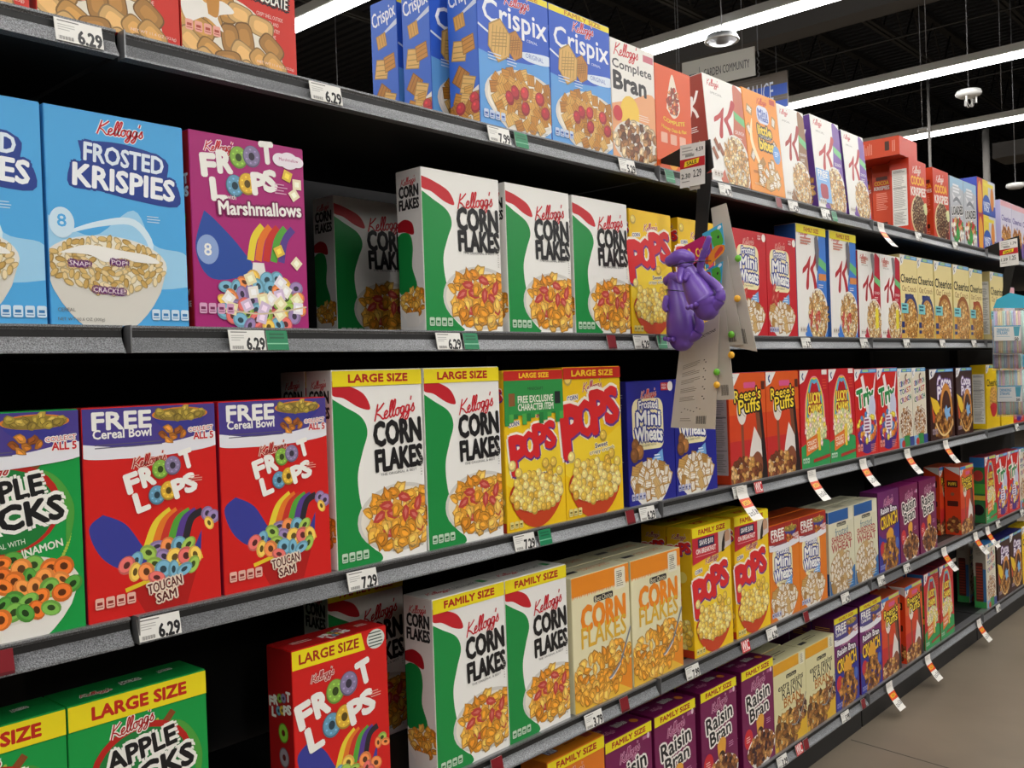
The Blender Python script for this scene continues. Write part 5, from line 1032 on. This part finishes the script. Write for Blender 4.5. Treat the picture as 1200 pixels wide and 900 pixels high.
def paint_card(a, col='C9BFB0'):
    a.rect(0, 0, 1, 1, col); rd = random.Random(4)
    a.text('INSTRUCTIONS', .62, .88, .6, .05, '2A2826', .03)
    for i, v in enumerate((.66, .58, .5, .41, .32)): a.lines(.14, v, .6, 3, .017, '8E8678', i, .35); a.rect(.66, v-.02, .69, v-.01, '4A463F'); a.rect(.7, v-.045, .73, v-.035, '4A463F')
    for i in range(7): a.rect(.2+.07*i, .16+.012*((i*3) % 4), .23+.07*i, .168+.012*((i*3) % 4), '6A655C')
    for i in range(14): a.rect(.56+i*.017, .045, .56+i*.017+(.011 if i % 3 else .005), .12, '3A3834')
    a.lines(.2, .1, .5, 2, .02, '8E8678', 3)
def paint_sale(top, l, r):
    def f(a):
        a.rect(0, 0, 1, 1, 'DEDCD8'); a.text(top, .78, .84, .3, .15, BLK, .02); a.lines(.08, .93, .6, 3, .07, 'A8A6A2', 3, .4)
        for i in range(12): a.rect(.22+i*.03, .7, .22+i*.03+.018, .76, '2A2826')
        a.rect(0, .44, 1, .66, 'B8202A'); a.poly([(.16, .47), (.74, .52), (.78, .64), (.2, .6)], 'E8CC2A'); a.text('SALE', .47, .557, .4, .12, '2A2620', .03, rot=6)
        a.text(l, .24, .26, .36, .17, BLK, .02); a.text(r, .7, .29, .32, .26, BLK, .02); a.lines(.08, .14, .5, 1, .04, '8A8884', 3, .5)
    return f
clip_strip(XS, [(768, 190), (797, 174), (832, 163), (836, 196), (826, 204), (797, 196)], [(815, 436), (805, 436), (818, 205), (834, 202)], None, 'black plastic clip strip holding the purple dinosaur cups', None, None, None)
panel_card('price_card', XS-.004, [(797, 221), (826, 215), (826, 165), (797, 171)], paint_sale('4.59', '2.30', '2.29'), 'white and red sale price card 2.29 on the dinosaur cup strip', 'price card')
panel_card('blank_tab', XS-.001, [(808, 223), (820, 221), (820, 214), (808, 216)], solid('B8B2A8'), 'small beige paper tab below the 2.29 price card', 'tab')
# long cards of the cups hanging behind one another
CARDS = [(XS+.012, [(853, 405), (887, 412), (851, 238), (833, 244)], 'grey cup card highest on the strip, leaning in front of the red boxes'),
 (XS+.007, [(846, 406), (871, 404), (852, 300), (838, 302)], 'grey cup card between the highest one and the long middle one'),
 (XS+.003, [(839, 469), (861, 468), (848, 342), (838, 345)], 'grey cup card with coloured buttons beside the peanut puffs box'),
 (XS-.002, [(786, 501), (838, 503), (843, 368), (798, 395)], 'long beige instruction card with barcode, lowest on the dinosaur strip')]
for i, (X, q, lab) in enumerate(CARDS):
    o = panel_card('cup_card', X, q, (paint_card if i == 3 else (lambda a: (a.rect(0, 0, 1, 1, 'BDB6AA'), [a.rect(.3+i*.03, .04, .3+i*.03+(.02 if i % 3 else .01), .14, '3A3834') for i in range(14)]))), lab, 'card', .0012, 'cards of the dinosaur cups')
    if i < 3:
        for j, (bx, by, m) in enumerate([[(861, 346, M_GREENBTN), (865, 350, M_YELLOWBTN)], [(857, 400, M_GREENBTN), (859, 416, M_YELLOWBTN)], [(842, 456, M_GREENBTN), (841, 451, M_YELLOWBTN)]][i]): pass
for bx, by, X, m, lab in ((858, 392, XS+.0, M_GREENBTN, 'green round knob between the upper grey cards'), (858, 416, XS-.0, M_YELLOWBTN, 'yellow round knob beside the middle grey card'), (841, 436, XS-.004, M_GREENBTN, 'green round knob beside the long beige card'), (841, 451, XS-.004, M_YELLOWBTN, 'yellow round knob beside the long beige card'), (866, 303, XS+.006, M_GREENBTN, 'green round knob on the highest grey card'), (865, 350, XS+.002, M_YELLOWBTN, 'yellow round knob on the highest grey card')):
    bm = bmesh.new(); bmesh.ops.create_uvsphere(bm, u_segments=16, v_segments=10, radius=.0075)
    for v in bm.verts: v.co.x *= .6
    me = bpy.data.meshes.new('toy_knob'); bm.to_mesh(me); bm.free(); me.materials.append(m)
    for p in me.polygons: p.use_smooth = True
    o = link('toy_knob', me); o.location = at(bx, by, 0, X)-Vector((.004, 0, 0)); tag(o, lab, 'knob', 'coloured knobs of the cup cards')
def paint_head1(a): a.rect(0, 0, 1, 1, 'B81F66'); a.text('Dino', .28, .66, .42, .34, 'F0C93A', .045, rot=6); a.text('Loopy Cup', .55, .3, .8, .32, 'F0C93A', .045, rot=6); a.lines(.3, .1, .8, 1, .06, 'E9A8C8', 2, .5)
def paint_head2(a):
    a.rect(0, 0, 1, 1, '3FA8CF'); a.curve([(.1, .9), (.35, .75), (.4, .4), (.3, .1), (.0, .2), (.1, .9)], 'B8402A'); a.curve([(.4, .9), (.8, .85), (.95, .5), (.9, .3), (.5, .4), (.4, .9)], '4FA83A'); a.curve([(.2, .3), (.6, .4), (1, .2), (.9, 0), (.2, 0), (.2, .3)], 'E08A2A'); a.curve([(.5, .2), (.8, .28), (.9, .12), (.5, .06), (.5, .2)], 'C8443A'); a.oval(.85, .9, .1, .07, 'E6F0F4'); a.oval(.75, .62, .05, .06, '2A2A24'); a.curve([(.1, .5), (.3, .55), (.3, .35), (.1, .3), (.1, .5)], '6C49A8')
panel_card('header_card', XS-.022, [(796, 319), (829, 300), (825, 276), (791, 294)], paint_head1, 'magenta dino cup header card with yellow lettering above the purple cups', 'header card', .0008)
panel_card('header_card', XS-.018, [(827, 316), (850, 294), (846, 261), (823, 274)], paint_head2, 'bright blue and green dinosaur picture card beside the magenta header', 'header card', .0008)
panel_card('header_card', XS-.008, [(824, 335), (845, 340), (847, 306), (826, 318)], lambda a: (paint_head2(a)), 'lower green dinosaur picture card behind the purple cup tail', 'header card', .0008)
def ball(name, p, r, m, parent, sc=(1, 1, 1)):
    bm = bmesh.new(); bmesh.ops.create_uvsphere(bm, u_segments=14, v_segments=9, radius=r)
    for v in bm.verts: v.co = Vector((v.co.x*sc[0], v.co.y*sc[1], v.co.z*sc[2]))
    me = bpy.data.meshes.new(name); bm.to_mesh(me); bm.free(); me.materials.append(m)
    for q in me.polygons: q.use_smooth = True
    o = link(name, me, parent); o.location = Vector(p)-parent.location; return o
def moulded(name, pts, X, parent, n=6):
    """rounded moulded form swept along photo points (x, y, radius, offset towards the aisle start)"""
    P = catmull([tuple(at(px, py, 0, X)+Vector((dx, 0, 0))-parent.location)+(r_,) for px, py, r_, dx in pts], n)
    a, b = Vector(P[0][:3]), Vector(P[-1][:3]); da = (a-Vector(P[1][:3])).normalized(); db = (b-Vector(P[-2][:3])).normalized()
    head = [tuple(a+da*P[0][3]*math.sin(t))+(P[0][3]*math.cos(t)+.0002,) for t in (1.57, 1.2, .8, .4)]
    tailp = [tuple(b+db*P[-1][3]*math.sin(t))+(P[-1][3]*math.cos(t)+.0002,) for t in (.4, .8, 1.2, 1.57)]
    P = head+P+tailp
    return link(name, tubemesh(name, [p[:3] for p in P], 0, M_PURPLE, 20, radii=[p[3] for p in P]), parent)
def dino(body, head, tail, arms, toes, band_px, X, label):
    o = empty('dinosaur_cup', at(body[0][0], body[0][1], 0, X)); tag(o, label, 'cup', 'purple dinosaur cups')
    moulded('body', body, X, o); moulded('head', head, X, o); moulded('tail', tail, X, o)
    for arm in arms: moulded('arm', arm, X, o, 4)
    for tx, ty, dx in toes: ball('toe', at(tx, ty, 0, X)+Vector((dx, 0, 0)), .0055, M_PURPLE, o)
    link('elastic_band', tubemesh('elastic_band', [at(x, y, 0, X)+Vector((dx, 0, 0))-o.location for x, y, dx in band_px], .0011, M_PLASTIC, 6), o)
    return o
dino([(828, 361, .026, 0), (826, 355, .0305, 0), (821, 346, .0305, 0), (815, 335, .0265, 0), (809, 324, .021, 0), (804, 314, .0165, 0), (802, 307, .016, 0)],
     [(787, 306, .0125, -.004), (792, 304, .0165, -.002), (799, 302, .0185, 0), (806, 303, .0155, 0)],
     [(835, 360, .0135, .0), (843, 352, .0115, 0), (844, 342, .0095, 0), (837, 332, .0085, 0), (828, 325, .008, 0), (822, 316, .0072, -.004), (824, 305, .0072, -.006), (829, 292, .0072, -.008), (833, 280, .006, -.008)],
     [[(803, 318, .008, -.016), (804, 326, .007, -.024), (807, 331, .005, -.032)], [(812, 323, .006, -.02), (811, 328, .005, -.026)]],
     [(815, 361, -.029), (820, 360, -.031), (825, 358, -.032)], [(786, 319, .012), (793, 313, -.02), (806, 309, -.022), (820, 307, -.018), (836, 306, -.008)], XS-.095, 'front purple dinosaur cup with tail curled up to the picture card')
dino([(799, 397, .027, 0), (799, 390, .0325, 0), (798, 376, .0315, 0), (796, 360, .0265, 0), (793, 346, .021, 0), (791, 335, .0165, 0), (790, 329, .0155, 0)],
     [(784, 329, .012, -.003), (788, 327, .0155, 0), (794, 327, .0145, 0)],
     [(808, 396, .013, 0), (817, 391, .011, 0), (820, 380, .0095, 0), (817, 369, .008, 0)],
     [[(787, 350, .007, -.02), (788, 360, .0065, -.03), (791, 364, .005, -.034)]],
     [(788, 397, -.028), (793, 398, -.031), (798, 398, -.032)], [(777, 342, .012), (788, 340, -.022), (798, 341, -.022), (808, 342, -.004)], XS-.045, 'lower purple dinosaur cup tucked behind the front one')

# ------------------------------------------------------------------ clip strip with straws
X2 = 3.66
clip_strip(X2, [(1150, 292), (1172, 283), (1194, 276), (1198, 304), (1190, 308), (1172, 300)], [(1181, 352), (1174, 352), (1178, 305), (1191, 303)], None, 'black plastic clip strip holding the bags of drinking straws', None, None, None)
panel_card('price_card', X2-.006, [(1172, 313), (1194, 310), (1192, 279), (1171, 283)], paint_sale('1.79', '1.29', '1.25'), 'white and orange price card on the drinking straw strip', 'price card')
SCOL = ['B8D8C0', 'A9C4E0', 'C9B6DE', 'E9D9A8', 'E6B8C4', 'C0E0D8', 'A8B8DC', 'E3C0B4']
SM = [mat('pastel_straw', c, .35) for c in SCOL]; M_BLUEFILM = mat('blue_film_header', '3FB2D6', .25)
def straw_bag(pl, pr, ptop, pbot, X, label, header, n=20):
    """pl/pr photo x of the edges, ptop/pbot photo y"""
    A, B, C_, D_ = at(pl, pbot, 0, X), at(pr, pbot, 0, X), at(pr, ptop, 0, X), at(pl, ptop, 0, X)
    o = empty('straw_bag', (A+B)/2); tag(o, label, 'bag of straws', 'bags of drinking straws'); org = o.location
    E1 = (B-A); E2 = (D_-A); L = E2.length
    sm = [tubemesh('straw', [(0, 0, .008), (0, 0, L*.93)], .003, m, 8) for m in SM]
    rd = random.Random(int(pl*7+ptop))
    for i in range(n):
        t = (i+.5)/n; s_ = link('straw', sm[int(t*8*1.7+rd.random()*1.2) % 8], o); s_.location = A+E1*(.04+.92*t)+Vector((-.004+rd.uniform(-.003, .003), 0, 0))-org
    # pillow of clear film
    vs, fs = [], []
    for sd in (-1, 1):
        for j in range(9):
            for i in range(9):
                u, v = i/8, j/8; bulge = .012*(1-(2*u-1)**4)*(1-(2*v-1)**4)+.0006
                p = A+E1*u+E2*v+Vector((sd*bulge+rd.uniform(-.0012, .0012), 0, 0))-org; vs.append(p)
    for sd in (0, 81):
        for j in range(8):
            for i in range(8):
                q = sd+j*9+i; fs.append((q, q+1, q+10, q+9) if sd == 0 else (q, q+9, q+10, q+1))
    me = mesh('film', vs, fs, M_FILM)
    for p in me.polygons: p.use_smooth = True
    link('film', me, o)
    a = Art(E1.length*.8, L*.32); a.rect(0, 0, 1, 1, 'E3E6E6'); a.rect(0, .94, 1, 1, '3FA2CC'); a.text('DRINKING', .33, .72, .46, .13, '3F98C4', .03); a.text('STRAWS', .3, .5, .4, .13, '3F98C4', .03); a.lines(.08, .3, .6, 1, .06, '8AB8D0', 2, .5); a.poly([(.76, .3), (.92, .3), (.96, .92), (.72, .92)], '5AA8BE'); a.text('50', .84, .12, .14, .12, BLK, .03)
    e1, e2 = E1.normalized(), E2.normalized()
    link('label', a.build('label', lambda x, y, t: (A+E1*.06+E2*.3-org)+e1*x+e2*y+Vector((-.0145-t, 0, 0))), o)
    if header:
        link('header', slab('header', [q-org for q in (D_, C_, at(pr+2, ptop-13, 0, X), at((pl+pr)/2, ptop-18, 0, X), at(pl+4, ptop-10, 0, X))], (-1, 0, 0), .0015, M_BLUEFILM), o)
    return o
straw_bag(1164, 1203, 361, 416, X2-.02, 'front bag of pastel drinking straws with blue header', True)
straw_bag(1163, 1199, 370, 434, X2+.02, 'second bag of drinking straws peeking out below the front one', False)
straw_bag(1168, 1204, 430, 488, X2+.05, 'lowest bag of drinking straws over the yellow boxes', True)

# ------------------------------------------------------------------ hanging signs and ceiling gear
def sign(X, q, paint, name, label, th=.012): return panel_card(name, X, q, paint, label, 'sign', th)
def p_comm(a): a.rect(0, 0, 1, 1, 'FBF8EC'); a.text('GARDEN COMMUNITY', .62, .46, .62, .1, '4A4846', .0); a.rect(.1, .34, .2, .52, '4A4846'); a.rect(.245, .42, .25, .72, '6A6866')
def p_sauce(a):
    a.rect(0, 0, 1, 1, '6E645A'); a.lines(0, .98, 1, 14, .07, '7E746A', 3, .3); a.rect(0, .36, 1, .66, '3F62C4'); a.rect(0, 0, 1, .2, '3F62C4'); a.text('SAUCE', .76, .51, .24, .15, 'DCE2EE', .01); a.text('PASTA', .26, .51, .24, .15, 'DCE2EE', .01)
sign(8.0, [(800, 107), (885, 88), (884, 54), (799, 74)], p_comm, 'community_sign', 'cream hanging sign reading garden community above the cinnamon box')
sign(6.2, [(797, 150), (923, 124), (922, 82), (797, 111)], p_sauce, 'aisle_sign', 'wooden aisle sign with blue SAUCE strip behind the little bites box', .02)
for px, yb, X, lab in ((797, 112, 6.2, 'thin wire carrying the aisle sign beside the price card'), (889, 90, 6.2, 'thin wire with twisted hook carrying the aisle sign'), (870, 57.5, 8.0, 'thin wire carrying the cream community sign')):
    p = at(px, yb, 0, X); pts = [p, p+Vector((0, 0, 5.6-p.z))]
    if X < 7: pts = [p+Vector((.008*math.sin(i*1.6), .008*math.cos(i*1.6), i*.012)) for i in range(14)]+[p+Vector((0, 0, .2)), p+Vector((0, 0, 5.6-p.z))]
    tag(link('sign_wire', tubemesh('sign_wire', pts, .0045, M_WIRE, 6)), lab, 'wire', 'wires holding the signs')
def disc(px, py, z, r, h, name, lab, ring=False, zz=5.6):
    p = at(px, py, 2, z); o = empty(name, p); tag(o, lab, 'ceiling device')
    pr = [(0, -h*.5), (r*.7, -h*.5), (r*.95, -h*.2), (r, .1*h), (r*.9, h*.5), (0, h*.5)]
    vs, fs = [], []; n = 24
    for rr, zc in pr: vs += [(max(rr, .0005)*math.cos(2*math.pi*k/n), max(rr, .0005)*math.sin(2*math.pi*k/n), zc) for k in range(n)]
    for i in range(len(pr)-1): fs += [(i*n+k, i*n+(k+1) % n, (i+1)*n+(k+1) % n, (i+1)*n+k) for k in range(n)]
    me = mesh('shell', vs, fs, M_GLASS if ring else M_WHITEP)
    for q in me.polygons: q.use_smooth = True
    link('shell', me, o)
    if ring:
        link('rim', tubemesh('rim', [(r*math.cos(t*.2618), r*math.sin(t*.2618), -.01) for t in range(25)], .007, M_WHITEP, 8), o)
        link('core', tubemesh('core', [(0, 0, -h*.4), (0, 0, h*.45)], r*.4, M_WIRE, 14), o)
    link('hanger', tubemesh('hanger', [(0, 0, h*.5), (0, 0, zz-p.z)], .0045, M_WIRE, 6), o); return o, p
disc(846, 46, 3.3, .105, .05, 'disc_sensor', 'clear round disc with bright rim hanging by the long lamp', True)
o, p = disc(1135, 110, 3.3, .1, .05, 'access_point', 'white wireless access point with short aerials hanging in the roof')
for k, (dx, dy) in enumerate(((-.06, 0), (.02, -.05), (.05, .04), (.085, .0))): link('aerial', tubemesh('aerial', [(dx, dy, -.02), (dx*1.05, dy*1.05, -.08)], .007, M_WHITEP, 8), o)
link('cable_coil', tubemesh('cable_coil', [(.11+.035*math.cos(t*.4), .02+.02*math.sin(t*.3), -.03+.05*math.sin(t*.4)) for t in range(32)], .0035, M_WHITEP, 6), o)
disc(1081, 152, 3.4, .05, .03, 'round_sensor', 'small white round sensor above the lowest lamp')
disc(1190, 218, 2.9, .09, .05, 'round_sensor', 'white round sensor hanging over the lilac boxes')
for px, py, X, lab in ((1090, 190, 7.7, 'pale thin conduit dropping from a lamp behind the red chocolate rice boxes'), (1157, 226, 9.8, 'thicker white vertical pole behind the variety packs')):
    p = at(px, py, 0, X); r = .012 if X < 8 else .034; zt = at(px, 93 if X < 8 else 151, 0, X).z
    tag(link('conduit_pole', tubemesh('conduit_pole', [(p.x, p.y, 0), (p.x, p.y, zt)], r, M_BEAM, 10)), lab, 'pole')
q = quad([(1163, 186), (1215, 178), (1215, 160), (1163, 168)], 11.0)
tag(link('air_duct', slab('air_duct', q, (1, 0, 0), .5, M_BEAM)), 'grey air duct end at the far side of the roof', 'duct')
